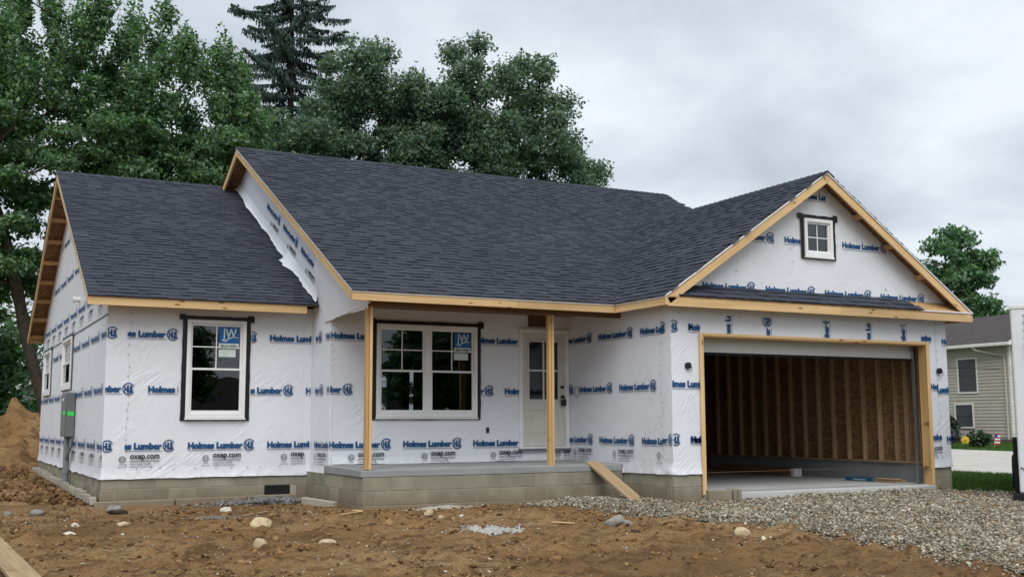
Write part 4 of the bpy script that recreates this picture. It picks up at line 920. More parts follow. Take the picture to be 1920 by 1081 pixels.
rock(5.42, -6.08, .30, .15, (.30, .285, .25), 'broken chunk of grey mortar on the dirt before the plank', 23, 'rubble', 'mortar_chunk', rough=.42, group='pieces of spilled mortar')
def spill(name, pts, h, col, label, seed, cat='rubble'):
    """a low crusted heap inside an ellipse: pts=(cx,cy,rx,ry,rz)"""
    cx, cy, rx, ry, rz = pts; n = 40; xs = np.linspace(-1, 1, n); X, Y = np.meshgrid(xs, xs); rr = np.hypot(X, Y) * (1 + .6 * (fbm(X * 2 + seed, Y * 2, 3, seed) - .5)); c, s = math.cos(rz), math.sin(rz)
    WX_ = cx + X * rx * c - Y * ry * s; WY_ = cy + X * rx * s + Y * ry * c
    Z = zg(WX_, WY_) - .02 + h * np.clip(1 - rr ** 2, -.3, 1) * (.7 + .8 * fbm(X * 5, Y * 5, 3, seed + 4)) + .012 * fbm(X * 18, Y * 18, 2, seed)
    I = np.arange(n * n).reshape(n, n); F = np.stack([I[:-1, :-1], I[:-1, 1:], I[1:, 1:], I[1:, :-1]], -1).reshape(-1, 4)
    k = .75 + .5 * fbm(X * 9, Y * 9, 3, seed + 9).ravel(); tint = np.array(col)[None] * k[:, None]
    o = link(name, np_mesh(name, np.stack([WX_, WY_, Z], -1).reshape(-1, 3), F, 'stone', True, tint=tint)); return tag(o, label, cat, 'pieces of spilled mortar')
spill('mortar_spill', (3.72, -5.86, .46, .24, -.2), .05, (.40, .39, .36), 'flat patch of spilled pale mortar on the dirt before the porch', 5)
spill('mortar_spill', (4.35, -3.0, .55, .12, .12), .05, (.40, .38, .33), 'thin strip of spilled mortar along the porch foundation', 6); spill('rubble_heap', (2.45, -.62, .85, .34, .1), .10, (.17, .165, .16), 'heap of dark grey rubble under the foundation vent', 7); spill('rubble_heap', (1.05, -3.0, .42, .14, .0), .035, (.17, .16, .14), 'small smear of grey rubble in front of the left wing', 8)
def plank(name, p0, p1, w, t, mat, label, up=(0, 0, 1), cat='plank'):
    e = board(name, p0, p1, t, w, mat, None, up=up, bevel=.004); tag(e, label, cat); return e
_pl = plank('plank', (7.17, -2.60, .195), (7.24, -3.86, -.385), .245, .036, 'old_plank', 'wooden plank leaning from the dirt up to the porch slab')
_pl2 = plank('plank', (-1.80, -4.35, zgf(-1.8, -4.35) + .07), (-1.60, -7.9, zgf(-1.6, -7.9) + .06), .235, .04, 'old_plank', 'wide timber plank lying in the left foreground corner')
plank('wood_scrap', (4.80, -5.45, zgf(4.8, -5.45) + .02), (5.14, -5.46, zgf(5.14, -5.46) + .02), .03, .014, 'pine', 'thin pale wood strip on the dirt before the mortar chunk', cat='wood scrap'); plank('wood_scrap', (1.45, -2.95, zgf(1.45, -2.95) + .02), (1.88, -2.55, zgf(1.88, -2.55) + .02), .035, .02, 'old_plank', 'thin weathered stick above the largest tan rock', cat='wood scrap')
plank('wood_scrap', (2.62, -3.55, zgf(2.62, -3.55) + .02), (2.80, -3.85, zgf(2.8, -3.85) + .02), .05, .012, 'pine', 'short splinter of pale wood near the porch corner', cat='wood scrap'); plank('wood_scrap', (2.95, -3.1, zgf(2.95, -3.1) + .03), (3.0, -3.3, zgf(3, -3.3) + .03), .06, .015, 'pine', 'stub of wood right at the porch foundation corner', cat='wood scrap')
board_b = MB().box(-.36, .36, -.05, .05, -.08, .05).build('timber_offcut', 'mortar', None, (2.95, -1.55, -.37), (.04, .06, -1.15), bevel=.012); tag(board_b, 'dirty grey brown timber offcut lying along the porch side foundation', 'timber')
# broken blocks by the left garage jamb
def broken_block(x, y, z, w, d, h, rz, label):
    mb = MB().box(-w / 2, w / 2, -d / 2, d / 2, 0, h); o = mb.build('concrete_block', 'concrete_block', None, (x, y, z), (0, .02, rz), bevel=.014); return tag(o, label, 'block', 'loose blocks at the garage opening')
broken_block(8.34, -4.36, -.43, .42, .10, .235, -.05, 'loose concrete block leaning at the foot of the left garage jamb'); broken_block(8.61, -4.33, -.43, .075, .19, .245, .1, 'thin block slab standing beside the loose block at the garage'); broken_block(8.71, -4.31, -.43, .07, .18, .24, .14, 'outermost thin block slab standing on the gravel at the garage')
# goods on the garage floor
BX, BY, BR = 13.06, -2.88, R(-88)
def bundle():
    r_ = empty('board_bundle', (BX, BY, -.262), BR, 'blue wrapped bundle of boards lying on the garage floor', 'bundle')
    MB().box(-.62, .05, -.12, .12, .0, .07).build('wrapper', 'blue_wrapper', r_, bevel=.012); MB().box(.06, .60, -.12, .12, .0, .05).box(.10, .62, -.14, .02, .052, .075).build('boards', 'carton', r_, bevel=.01)
    v, f = text_mesh('LANDMARK', .32, .030, .02, .018, -.42); me = bpy.data.meshes.new('lettering'); me.from_pydata([(a, -.123, c) for a, b, c in v], [], f); me.materials.append(MATS['sticker_white']); link('printed_lettering', me, r_)
bundle()
r_ = empty('lumber_stack', (13.2, .85, -.262), R(90), 'low stack of dark lumber with a pale end on the garage floor', 'lumber')
for i, (a, b) in enumerate(((-.16, .0), (.0, .15))):
    for k in range(2): MB().box(-1.3 - .1 * i, 1.1 - .15 * k, a + .004, b - .004, .085 * k + .003, .085 * k + .083).build('timber', 'beam_brown', r_, bevel=.004)
MB().box(-1.52, -1.42, -.10, .10, .0, .16).build('end_block', 'vinyl_white', r_, bevel=.004)

# ------------------------------------------------------------------ scattered stones and clods (uncountable)
ICO = None
def ico_templates(n, seed, sub=1):
    out = []
    for k in range(n):
        bm = bmesh.new(); rnd = random.Random(seed + k)
        if sub: bmesh.ops.create_icosphere(bm, subdivisions=sub, radius=1)
        else:
            vs_ = [bm.verts.new(c) for c in ((1, 0, 0), (0, 1, 0), (-1, 0, 0), (0, -1, 0), (0, 0, 1), (0, 0, -1))]
            for i in range(4): bm.faces.new((vs_[i], vs_[(i + 1) % 4], vs_[4])); bm.faces.new((vs_[(i + 1) % 4], vs_[i], vs_[5]))
            bm.verts.index_update()
        bm.verts.ensure_lookup_table()
        st = Vector((rnd.uniform(.75, 1.25), rnd.uniform(.7, 1.1), rnd.uniform(.38, .68)))
        for v in bm.verts:
            v.co *= rnd.uniform(.78, 1.18); v.co = Vector((v.co.x * st.x, v.co.y * st.y, v.co.z * st.z))
        out.append((np.array([v.co[:] for v in bm.verts]), np.array([[q.index for q in f.verts] for f in bm.faces]))); bm.free()
    return out
def scatter(name, pts, sizes, cols, mat, seed, sub=1, smooth=False, sink=.25, lod=0):
    T = ico_templates(8, seed, sub) + ico_templates(8, seed + 50, 0); rng = np.random.default_rng(seed); V = []; F = []; C = []; n = 0; which = rng.integers(0, 8, len(pts)) + np.where(sizes < lod, 8, 0); ang = rng.uniform(0, 6.283, (len(pts), 3)) * np.array([.12, .12, 1])
    for k in range(16):
        idx = np.where(which == k)[0]
        if not len(idx): continue
        tv, tf = T[k]; a, b, g = ang[idx].T; ca, sa, cb, sb, cg, sg = np.cos(a), np.sin(a), np.cos(b), np.sin(b), np.cos(g), np.sin(g)
        Rm = np.stack([np.stack([cg * cb, cg * sb * sa - sg * ca, cg * sb * ca + sg * sa], -1), np.stack([sg * cb, sg * sb * sa + cg * ca, sg * sb * ca - cg * sa], -1), np.stack([-sb, cb * sa, cb * ca], -1)], 1)
        P = np.einsum('nij,vj->nvi', Rm, tv) * sizes[idx][:, None, None] + pts[idx][:, None, :]; P[:, :, 2] += (sizes[idx] * sink)[:, None]
        m = len(tv); V.append(P.reshape(-1, 3)); F.append((tf[None] + (n + np.arange(len(idx)) * m)[:, None, None]).reshape(-1, 3)); C.append(np.repeat(cols[idx], m, 0)); n += m * len(idx)
    o = link(name, np_mesh(name, np.concatenate(V), np.concatenate(F), mat, smooth, tint=np.concatenate(C))); o['kind'] = 'stuff'; return o
def inpoly(x, y, poly):
    c = np.zeros(len(x), bool); n = len(poly)
    for i in range(n):
        x0, y0 = poly[i]; x1, y1 = poly[(i + 1) % n]
        cond = ((y0 > y) != (y1 > y)) & (x < (x1 - x0) * (y - y0) / (y1 - y0 + 1e-12) + x0); c ^= cond
    return c
GP = [(5.75, -3.05), (5.95, -4.35), (6.15, -5.2), (6.55, -5.85), (6.95, -6.75), (7.05, -7.6), (7.05, -8.9), (6.75, -10.6), (6.9, -12.5), (16, -12.5), (16, -5.2), (13.75, -4.15), (13.75, -4.0), (13.2, -4.18), (8.3, -4.18), (7.66, -4.13), (7.66, -2.8), (6.4, -2.8)]
def pdist(x, y):
    d = np.full(np.shape(x), 1e9)
    for i in range(11):
        ax, ay = GP[i]; bx, by = GP[i + 1]; t = np.clip(((x - ax) * (bx - ax) + (y - ay) * (by - ay)) / ((bx - ax) ** 2 + (by - ay) ** 2), 0, 1); d = np.minimum(d, np.hypot(x - ax - t * (bx - ax), y - ay - t * (by - ay)))
    return d
def gravel_z(x, y):
    e = np.clip(pdist(x, y) / .7, 0, 1); return np.maximum(zg(x, y) * (1 - e) + e * (zg0(x, y) + .07), zg0(x, y) + .0) + .004 + .04 * e * (fbm(x * 1.3, y * 1.3, 3, 77) - .5) + .03 * e * np.exp(-((y + 4.3) / .5) ** 2) * (x > 10)
def gravel():
    n = 190000; x = RNG.uniform(5.5, 15.5, n); y = RNG.uniform(-12.2, -2.7, n)
    jit = (fbm(x * 1.6, y * 1.6, 3, 5) - .5) * .9 + RNG.normal(0, .10, n); ins = inpoly(x + jit, y + jit * .6, GP) & ~((x > 7.66) & (y > -4.14))
    edge = pdist(x, y); keep = ins & (RNG.random(n) < np.clip(edge / .35 + .35, 0, 1))
    pxl = np.array([[(px - CAM.x) * c_f.x + (py - CAM.y) * c_f.y, (px - CAM.x) * c_r.x + (py - CAM.y) * c_r.y] for px, py in zip(x, y)])
    lat = np.abs(pxl[:, 1] / pxl[:, 0]); vis = (lat < .50) | ((lat < .85) & (RNG.random(n) < .35))
    keep &= vis & (RNG.random(n) < .54); x, y = x[keep], y[keep]; m = len(x)
    big = np.clip((fbm(x * .7, y * .7, 3, 41) - .42) * 3 + .25 * (x > 9), 0, 1)
    s = (.010 + .011 * RNG.random(m) ** 2 + .017 * big * RNG.random(m) ** 2) * np.where(RNG.random(m) < .02, 1.8, 1)
    base = np.array([[.37, .33, .255], [.27, .235, .175], [.49, .45, .36], [.17, .145, .105], [.31, .245, .16], [.64, .60, .51], [.10, .088, .07]])
    col = base[RNG.choice(7, m, p=[.22, .22, .15, .16, .12, .05, .08])] * RNG.uniform(.8, 1.15, (m, 1)); z = gravel_z(x, y) + RNG.uniform(-.012, .016, m)
    o = scatter('gravel', np.stack([x, y, z], -1), s, col, 'stone', 60, lod=.0165); tag(o, 'grey limestone gravel spread before the garage', 'gravel')
    # bed beneath the stones
    xs = np.arange(5.5, 16.01, .1); ys = np.arange(-12.5, -2.6, .1); X, Y = np.meshgrid(xs, ys); Z = np.where(inpoly(X.ravel(), Y.ravel(), GP).reshape(X.shape), gravel_z(X, Y) - .012, gravel_z(X, Y) - .06)
    I = np.arange(X.size).reshape(X.shape); F = np.stack([I[:-1, :-1], I[:-1, 1:], I[1:, 1:], I[1:, :-1]], -1).reshape(-1, 4); cx, cy = X.ravel()[F].mean(1), Y.ravel()[F].mean(1)
    F = F[inpoly(cx, cy, GP) & ~((cx > 7.7) & (cy > -4.12)) & (pdist(cx, cy) > .22)]
    o = link('gravel_bed', np_mesh('gravel_bed', np.stack([X, Y, Z], -1).reshape(-1, 3), F, 'gravel_base', True)); tag(o, 'packed gravel bed of the drive', 'gravel', kind='structure')
gravel()
def dirt_scatter():
    n = 34000; x = RNG.uniform(-4, 8.2, n); y = RNG.uniform(-11.5, -.2, n); dens = np.clip((fbm(x * 1.1, y * 1.5, 3, 15) - .40) * 5, .06, 1); k = RNG.random(n) < dens * .8
    k &= ~((x > 3.1) & (y > -2.8)) & ~((x > 7.6) & (y > -4.2)) & ~((x > 0) & (y > -.15)) & ~(inpoly(x, y, GP)); x, y = x[k], y[k]; m = len(x)
    s = .006 + .028 * RNG.random(m) ** 3 + .026 * (RNG.random(m) < .04); base = np.array([[.23, .135, .06], [.17, .096, .043], [.29, .18, .085], [.125, .07, .033]]); col = base[RNG.integers(0, 4, m)] * RNG.uniform(.8, 1.2, (m, 1))
    tag(scatter('dirt_clods', np.stack([x, y, zg(x, y)], -1), s, col, 'clod', 90, lod=.014), 'crumbs and clods of brown soil', 'soil')
    n = 15000; x = RNG.uniform(-4, 8.5, n); y = RNG.uniform(-11.5, -.2, n); dens = np.clip((fbm(x * .8 + 40, y * 1.1, 3, 25) - .38) * 4, .12, 1); k = RNG.random(n) < dens
    k &= ~((x > 3.1) & (y > -2.8)) & ~((x > 7.6) & (y > -4.2)) & ~((x > 0) & (y > -.15)); x, y = x[k], y[k]; m = len(x)
    s = .004 + .006 * RNG.random(m) + .016 * RNG.random(m) ** 8; base = np.array([[.45, .38, .27], [.58, .54, .46], [.33, .25, .16], [.36, .33, .29]]); col = base[RNG.integers(0, 4, m)] * RNG.uniform(.8, 1.15, (m, 1))
    tag(scatter('pebbles', np.stack([x, y, zg(x, y)], -1), s, col, 'stone', 120, 0), 'small pale pebbles strewn over the dirt', 'pebbles')
    n = 900; x = RNG.normal(2.4, .55, n); y = RNG.normal(-.66, .2, n); k = (y < -.14); x, y = x[k], y[k]; m = len(x); s = .012 + .03 * RNG.random(m) ** 2; col = np.array([.17, .165, .16]) * RNG.uniform(.6, 1.6, (m, 1))
    xx = np.concatenate([RNG.normal(3.68, .30, 700), RNG.normal(4.4, .4, 260), RNG.normal(1.05, .25, 300)]); yy = np.concatenate([RNG.normal(-5.84, .13, 700), RNG.normal(-2.98, .06, 260), RNG.normal(-3.0, .09, 300)]); mm = len(xx); cc = np.concatenate([np.full(960, .50), np.full(300, .2)])[:, None] * RNG.uniform(.55, 1.35, (mm, 1)) * np.array([1, .98, .93])
    tag(scatter('mortar_crumbs', np.stack([xx, yy, zg(xx, yy) + .022 * np.exp(-((xx - 3.72) / .35) ** 2 - ((yy + 5.86) / .18) ** 2)], -1), .006 + .016 * RNG.random(mm) ** 2, cc, 'stone', 170, 0), 'crumbs of dried mortar around the spills', 'crumbs')
    n = 5000; x = RNG.uniform(-4.5, -.2, n); y = RNG.uniform(0, 13, n); m = n; col = np.array([[.19, .11, .05], [.13, .073, .034], [.26, .16, .078]])[RNG.integers(0, 3, n)] * RNG.uniform(.7, 1.2, (n, 1))
    tag(scatter('dug_soil_clods', np.stack([x, y, zg0(x, y) + .14 * np.exp(-((x + 1.5) / .9) ** 2)], -1), .02 + .06 * RNG.random(n) ** 3, col, 'clod', 95, lod=.035), 'dug soil clods along the left wall', 'soil')
    n = 900; x = RNG.normal(2.4, .55, n); y = RNG.normal(-.66, .2, n); k = (y < -.14); x, y = x[k], y[k]; m = len(x); s = .012 + .03 * RNG.random(m) ** 2; col = np.array([.17, .165, .16]) * RNG.uniform(.6, 1.6, (m, 1))
    tag(scatter('rubble_bits', np.stack([x, y, zg(x, y) + .06 * np.exp(-((x - 2.45) / .7) ** 2)], -1), s, col * np.ones(3), 'stone', 150), 'broken grey rubble bits under the foundation vent', 'rubble')
dirt_scatter()
def dirt_pile():
    n = 170; xs = np.linspace(-9, 5.0, n); ys = np.linspace(10.4, 21, n); X, Y = np.meshgrid(xs, ys)
    d1 = np.hypot((X + .30) / 1.0, (Y - 15.0) / 1.1); d2 = np.hypot((X + 4.2) / 1.6, (Y - 14.2)); d3 = np.hypot((X + 1.6) / 1.3, (Y - 12.8))
    H = np.maximum.reduce([1.72 - d1 * .80, .95 - d2 * .42, .75 - d3 * .45]); H = H + (fbm(X * 1.3, Y * 1.3, 4, 8) - .5) * .5 + (fbm(X * 2.6, Y * 2.6, 4, 18) - .5) * .75
    H = np.where((X > -.35) & (Y < 11.3), -.6, H); Z = zg0(X, Y) + np.clip(H, -.35, None) - .05
    I = np.arange(n * n).reshape(n, n); F = np.stack([I[:-1, :-1], I[:-1, 1:], I[1:, 1:], I[1:, :-1]], -1).reshape(-1, 4)
    o = link('dirt_pile', np_mesh('dirt_pile', np.stack([X, Y, Z], -1).reshape(-1, 3), F, 'dirt', True)); tag(o, 'tall pile of excavated brown dirt beyond the left rear corner of the house', 'dirt pile')
dirt_pile()
def dirt_bank():
    n = 60; xs = np.linspace(-4.2, -.16, n); ys = np.linspace(.2, 9.8, n); X, Y = np.meshgrid(xs, ys); H = .20 * np.exp(-((X + 1.5) / .9) ** 2) * (.4 + .9 * fbm(X * .9, Y * .6, 3, 4)) + (fbm(X * 4, Y * 4, 3, 14) - .5) * .16 - .03
    ed = np.minimum.reduce([(X + 4.2) / 1.2, (-.16 - X) / .35, (Y - .2) / 1.2, (9.8 - Y) / 1.2]); H = H * np.clip(ed, 0, 1) - .14 * np.clip(1 - ed * 1.6, 0, 1)
    I = np.arange(n * n).reshape(n, n); F = np.stack([I[:-1, :-1], I[:-1, 1:], I[1:, 1:], I[1:, :-1]], -1).reshape(-1, 4)
    o = link('dirt_bank', np_mesh('dirt_bank', np.stack([X, Y, zg0(X, Y) + H], -1).reshape(-1, 3), F, 'dirt', True)); tag(o, 'uneven bank of dug soil along the left house wall', 'dirt', kind='structure')
dirt_bank()

# ------------------------------------------------------------------ trees
def leaf_cloud(name, centers, radii, n_per, size, tints, mat, parent, seed, up=.35, flat=.8, aspect=.62, shell=.55):
    rng = np.random.default_rng(seed); P = []; Cc = []
    for (c, r_, n_) in zip(centers, radii, n_per):
        d = rng.normal(size=(n_, 3)); d /= np.linalg.norm(d, axis=1)[:, None]; rad = rng.random(n_) ** shell
        lump = 1 + .28 * np.sin(d[:, 0] * 5 + c[0] * 3) * np.sin(d[:, 1] * 5 + c[1] * 5) + .2 * np.sin(d[:, 2] * 7 + c[2])
        q = d * (rad * lump)[:, None] * np.array([r_, r_, r_ * flat]) if np.isscalar(r_) else d * (rad * lump)[:, None] * np.array(r_)
        P.append(q + np.array(c)); Cc.append(np.concatenate([d, rad[:, None]], 1))
    P = np.concatenate(P); D = np.concatenate(Cc); n = len(P)
    nrm = D[:, :3] * .55 + rng.normal(size=(n, 3)) * .6 + np.array([0, 0, up]); nrm /= np.linalg.norm(nrm, axis=1)[:, None]
    t = np.cross(nrm, rng.normal(size=(n, 3))); t /= np.linalg.norm(t, axis=1)[:, None]; b = np.cross(nrm, t); s = size * rng.uniform(.45, 1.6, n)
    V = np.stack([P - t * s[:, None], P + b * (s * aspect)[:, None] - nrm * (s * .12)[:, None], P + t * s[:, None], P - b * (s * aspect)[:, None] - nrm * (s * .12)[:, None]], 1).reshape(-1, 3)
    F = np.arange(n * 4).reshape(n, 4); tc = np.array(tints); col = tc[rng.integers(0, len(tc), n)] * rng.uniform(.75, 1.25, (n, 1))
    return link(name, np_mesh(name, V, F, mat, False, tint=np.repeat(col, 4, 0)), parent)
def limbs(base, trunk_pts, trunk_r, centers, parent, seed, droop=0):
    """branches from the trunk to every foliage clump; pipe-model radii"""
    rng = random.Random(seed); nodes_ = []; par = []
    for i, p in enumerate(trunk_pts): nodes_.append(Vector(p)); par.append(i - 1)
    ends = []
    for c in sorted(centers, key=lambda c: (Vector(c) - Vector(trunk_pts[-1])).length):
        c = Vector(c); best = None; bd = 1e9
        for i, p in enumerate(nodes_):
            if p.z > c.z - .3 or i == 0: continue
            d = (p - c).length + .6 * max(0, (c.z - p.z)) * .1 + .35 * math.hypot(p.x - c.x, p.y - c.y)
            if d < bd: bd = d; best = i
        if best is None: best = 1
        p = nodes_[best]; last = best; k = max(2, int((c - p).length / .9))
        for j in range(1, k + 1):
            t = j / k; q = p.lerp(c, t) + Vector((rng.gauss(0, .07), rng.gauss(0, .07), -.16 * math.sin(math.pi * t) * (c - p).length * .5 + rng.gauss(0, .05)))
            nodes_.append(q); par.append(last); last = len(nodes_) - 1
        ends.append(last)
    load = [0.] * len(nodes_)
    for e in ends:
        i = e
        while i >= 0: load[i] += 1; i = par[i]
    tot = max(load); rad = [max(.014, trunk_r * (l / tot) ** .5) for l in load]; mb = MB()
    nt = len(trunk_pts); mb.tube(trunk_pts, [max(rad[i], trunk_r * (1 - .62 * i / nt)) for i in range(nt)], 9)
    done = set()
    for e in ends:
        ch = [e]; i = e
        while par[i] >= 0 and i not in done and i >= nt: done.add(i); i = par[i]; ch.append(i)
        if len(ch) > 1: mb.tube([nodes_[j] for j in ch[::-1]], [min(rad[j], rad[ch[-2]]) for j in ch[::-1]], 6, cap=False)
    return mb.build('trunk', 'bark', parent, smooth=True)
def lobes_points(lobes, n, rng, mind, shell=.5):
    pts = []; vol = np.array([l[3] * l[4] * l[5] for l in lobes]); vol /= vol.sum(); tries = 0
    while len(pts) < n and tries < n * 60:
        tries += 1; l = lobes[rng.choice(len(lobes), p=vol)]; d = rng.normal(size=3); d /= np.linalg.norm(d); p = np.array(l[:3]) + d * rng.random() ** shell * np.array(l[3:6])
        if all(np.sum((p - q) ** 2) > mind ** 2 for q in pts): pts.append(p)
    return pts
MAPLE = [(.092, .192, .090), (.125, .236, .104), (.070, .152, .080), (.172, .285, .120), (.052, .118, .068)]  # leaf greens with blue raised: airy haze is painted into the tint
OAK = [(.092, .162, .112), (.120, .196, .132), (.070, .126, .092), (.162, .242, .156), (.054, .100, .076)]  # oak greens, also blued in the colour to stand in for haze
def deciduous(name, loc, lobes, label, seed, n_cl, r_cl, n_leaf, leaf, tints, trunk_r, lean=(0, 0), mind=.8, spire=False, flat=.8, group='trees behind the house', trunk_top=.7):
    x, y = loc; z0 = float(zg0(x, y)); root = empty(name, (x, y, z0), 0, label, 'tree', group); rng = np.random.default_rng(seed)
    pts = lobes_points(lobes, n_cl, rng, mind); top = max(l[2] + l[5] for l in lobes)
    rnd = random.Random(seed); tr = [(0, 0, -.3)] + [(lean[0] * (i / 6) ** 1.3 + rnd.gauss(0, .08), lean[1] * (i / 6) ** 1.3 + rnd.gauss(0, .08), top * trunk_top * i / 6) for i in range(1, 7)]
    limbs(None, tr, trunk_r, [tuple(p) for p in pts], root, seed)
    rad = []; num = []
    for p in pts:
        r_ = r_cl * rng.uniform(.7, 1.3)
        if spire and p[2] > top * .72: rad.append((r_ * .66, r_ * .66, r_ * 1.25))
        else: rad.append((r_, r_, r_ * flat))
        num.append(int(n_leaf * rng.uniform(.7, 1.3) * (r_ / r_cl) ** 1.6))
    leaf_cloud('crown', [tuple(p) for p in pts], rad, num, leaf, tints, 'leaf', root, seed + 1); return root
# leafy maples on the left
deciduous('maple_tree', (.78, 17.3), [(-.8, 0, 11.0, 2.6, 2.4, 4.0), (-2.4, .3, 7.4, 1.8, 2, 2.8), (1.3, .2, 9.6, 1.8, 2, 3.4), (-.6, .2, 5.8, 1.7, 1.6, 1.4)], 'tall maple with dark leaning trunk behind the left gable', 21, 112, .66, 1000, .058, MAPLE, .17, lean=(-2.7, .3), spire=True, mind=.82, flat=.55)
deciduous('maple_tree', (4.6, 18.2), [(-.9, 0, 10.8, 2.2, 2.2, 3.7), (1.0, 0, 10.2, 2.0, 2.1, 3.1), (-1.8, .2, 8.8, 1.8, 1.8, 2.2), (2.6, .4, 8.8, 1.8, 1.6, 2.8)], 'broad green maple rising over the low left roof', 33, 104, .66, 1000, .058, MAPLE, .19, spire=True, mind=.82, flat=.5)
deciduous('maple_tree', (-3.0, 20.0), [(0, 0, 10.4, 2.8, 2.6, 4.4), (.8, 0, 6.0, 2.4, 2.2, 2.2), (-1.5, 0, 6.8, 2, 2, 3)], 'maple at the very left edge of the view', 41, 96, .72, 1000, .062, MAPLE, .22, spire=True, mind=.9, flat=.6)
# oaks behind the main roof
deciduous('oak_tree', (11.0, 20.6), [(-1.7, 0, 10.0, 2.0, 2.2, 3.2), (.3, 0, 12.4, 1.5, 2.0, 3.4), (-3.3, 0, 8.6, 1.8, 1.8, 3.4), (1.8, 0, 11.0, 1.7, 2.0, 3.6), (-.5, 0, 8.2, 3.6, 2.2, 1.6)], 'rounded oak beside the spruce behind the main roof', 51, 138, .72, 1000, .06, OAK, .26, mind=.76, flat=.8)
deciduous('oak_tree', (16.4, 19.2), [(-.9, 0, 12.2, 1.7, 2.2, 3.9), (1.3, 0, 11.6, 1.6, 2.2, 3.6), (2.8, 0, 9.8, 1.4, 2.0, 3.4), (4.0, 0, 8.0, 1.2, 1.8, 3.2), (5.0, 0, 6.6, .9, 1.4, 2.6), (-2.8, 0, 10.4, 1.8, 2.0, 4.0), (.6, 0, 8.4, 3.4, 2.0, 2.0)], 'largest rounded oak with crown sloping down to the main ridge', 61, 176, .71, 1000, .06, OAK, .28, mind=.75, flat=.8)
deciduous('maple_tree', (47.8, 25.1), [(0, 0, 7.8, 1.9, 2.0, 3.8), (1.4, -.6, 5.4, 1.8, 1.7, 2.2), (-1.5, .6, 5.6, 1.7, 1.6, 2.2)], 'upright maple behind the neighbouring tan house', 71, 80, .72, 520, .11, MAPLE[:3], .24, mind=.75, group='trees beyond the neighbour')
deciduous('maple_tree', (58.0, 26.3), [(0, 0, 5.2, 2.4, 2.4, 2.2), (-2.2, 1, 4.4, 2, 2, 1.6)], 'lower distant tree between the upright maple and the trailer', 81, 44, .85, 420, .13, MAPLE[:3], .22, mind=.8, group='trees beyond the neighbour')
def spruce(name, loc, H, label, seed):
    x, y = loc; root = empty(name, (x, y, float(zg0(x, y))), 0, label, 'tree', 'trees behind the house'); rnd = random.Random(seed); rng = np.random.default_rng(seed); mb = MB(); mb.tube([(0, 0, -.3), (0.05, 0, H * .5), (0, .05, H)], [.32, .19, .02], 9)
    segs = []
    z = 2.5
    while z < H - .2:
        f = (H - z) / H; L = 8.2 * f ** .74 + .2; k = rnd.randint(4, 5); a0 = rnd.uniform(0, 6.28)
        for j in range(k):
            a = a0 + 6.283 * j / k + rnd.uniform(-.3, .3); Lj = L * rnd.uniform(.5, 1.2); pts = []
            for i in range(7):
                t = i / 6; rr = Lj * t; dz = -.30 * Lj * t + .26 * Lj * t ** 2.6
                pts.append((math.cos(a) * rr, math.sin(a) * rr, z + dz))
            mb.tube(pts, [.035 * (1 - .85 * i / 6) * (.4 + f) for i in range(7)], 5, cap=False); segs.append((np.array(pts), Lj, a))
        z += rnd.uniform(.36, .62)
    mb.build('trunk', 'bark', root, smooth=True); P = []; D = []
    for pts, Lj, a in segs:
        m = int(45 + Lj * 125); t = rng.random(m) ** .75 * 5.999; i = t.astype(int); fr = (t - i)[:, None]; p = pts[i] * (1 - fr) + pts[i + 1] * fr
        side = np.array([-math.sin(a), math.cos(a), 0]); sgn = rng.choice([-1, 1], m)[:, None]; tt = (t / 6)[:, None]
        d = side * sgn * rng.uniform(.2, 1, (m, 1)) + np.array([math.cos(a), math.sin(a), 0]) * rng.uniform(.1, .9, (m, 1)) + np.array([0, 0, -1]) * rng.uniform(.15, 1.3, (m, 1)); d /= np.linalg.norm(d, axis=1)[:, None]
        ln = (.12 + .16 * rng.random((m, 1))) * (1.15 - .5 * tt); P.append(p + d * ln * .15); D.append(d * ln)
        # hanging branchlets along the limb
        h = int(m * .9); j = rng.integers(0, m, h); off = side * rng.uniform(-1, 1, (h, 1)) * (.34 * Lj * .35 + .1); P.append(p[j] + off + np.array([0, 0, -.08])); dd = off * .25 + np.array([0, 0, -1.]) * rng.uniform(.25, .7, (h, 1)) + rng.normal(size=(h, 3)) * .08; D.append(dd * .34)
    P = np.concatenate(P); D = np.concatenate(D); n = len(P); Ln = np.linalg.norm(D, axis=1)[:, None]; w = np.cross(D, rng.normal(size=(n, 3))); w /= np.linalg.norm(w, axis=1)[:, None]; w *= .020 + .016 * rng.random((n, 1))
    V = np.stack([P, P + D * .5 + w, P + D, P + D * .5 - w], 1).reshape(-1, 3); tc = np.array([(.030, .058, .048), (.042, .076, .058), (.022, .044, .036), (.054, .092, .066)]); col = tc[rng.integers(0, 4, n)] * rng.uniform(.8, 1.25, (n, 1))
    link('crown', np_mesh('crown', V, np.arange(n * 4).reshape(n, 4), 'needle', False, tint=np.repeat(col, 4, 0)), root); return root
spruce('spruce_tree', (10.6, 27.2), 22.5, 'dark pointed spruce standing between the maples and the oaks', 5)
def shrub(name, loc, r_, h, tints, label, seed, n=5, leaf=.07, cat='shrub', group=None, nl=500):
    x, y = loc; root = empty(name, (x, y, float(zg0(x, y))), 0, label, cat, group); rng = np.random.default_rng(seed); pts = [(rng.normal() * r_ * .4, rng.normal() * r_ * .4, h * rng.uniform(.35, .75)) for _ in range(n)]
    mb = MB()
    for p in pts: mb.tube([(0, 0, -.05), (p[0] * .5, p[1] * .5, p[2] * .5), p], [.025, .018, .008], 5)
    mb.build('stem', 'bark', root); leaf_cloud('foliage', pts, [(r_ * .6, r_ * .6, h * .34)] * n, [nl] * n, leaf, tints, 'leaf', root, seed); return root
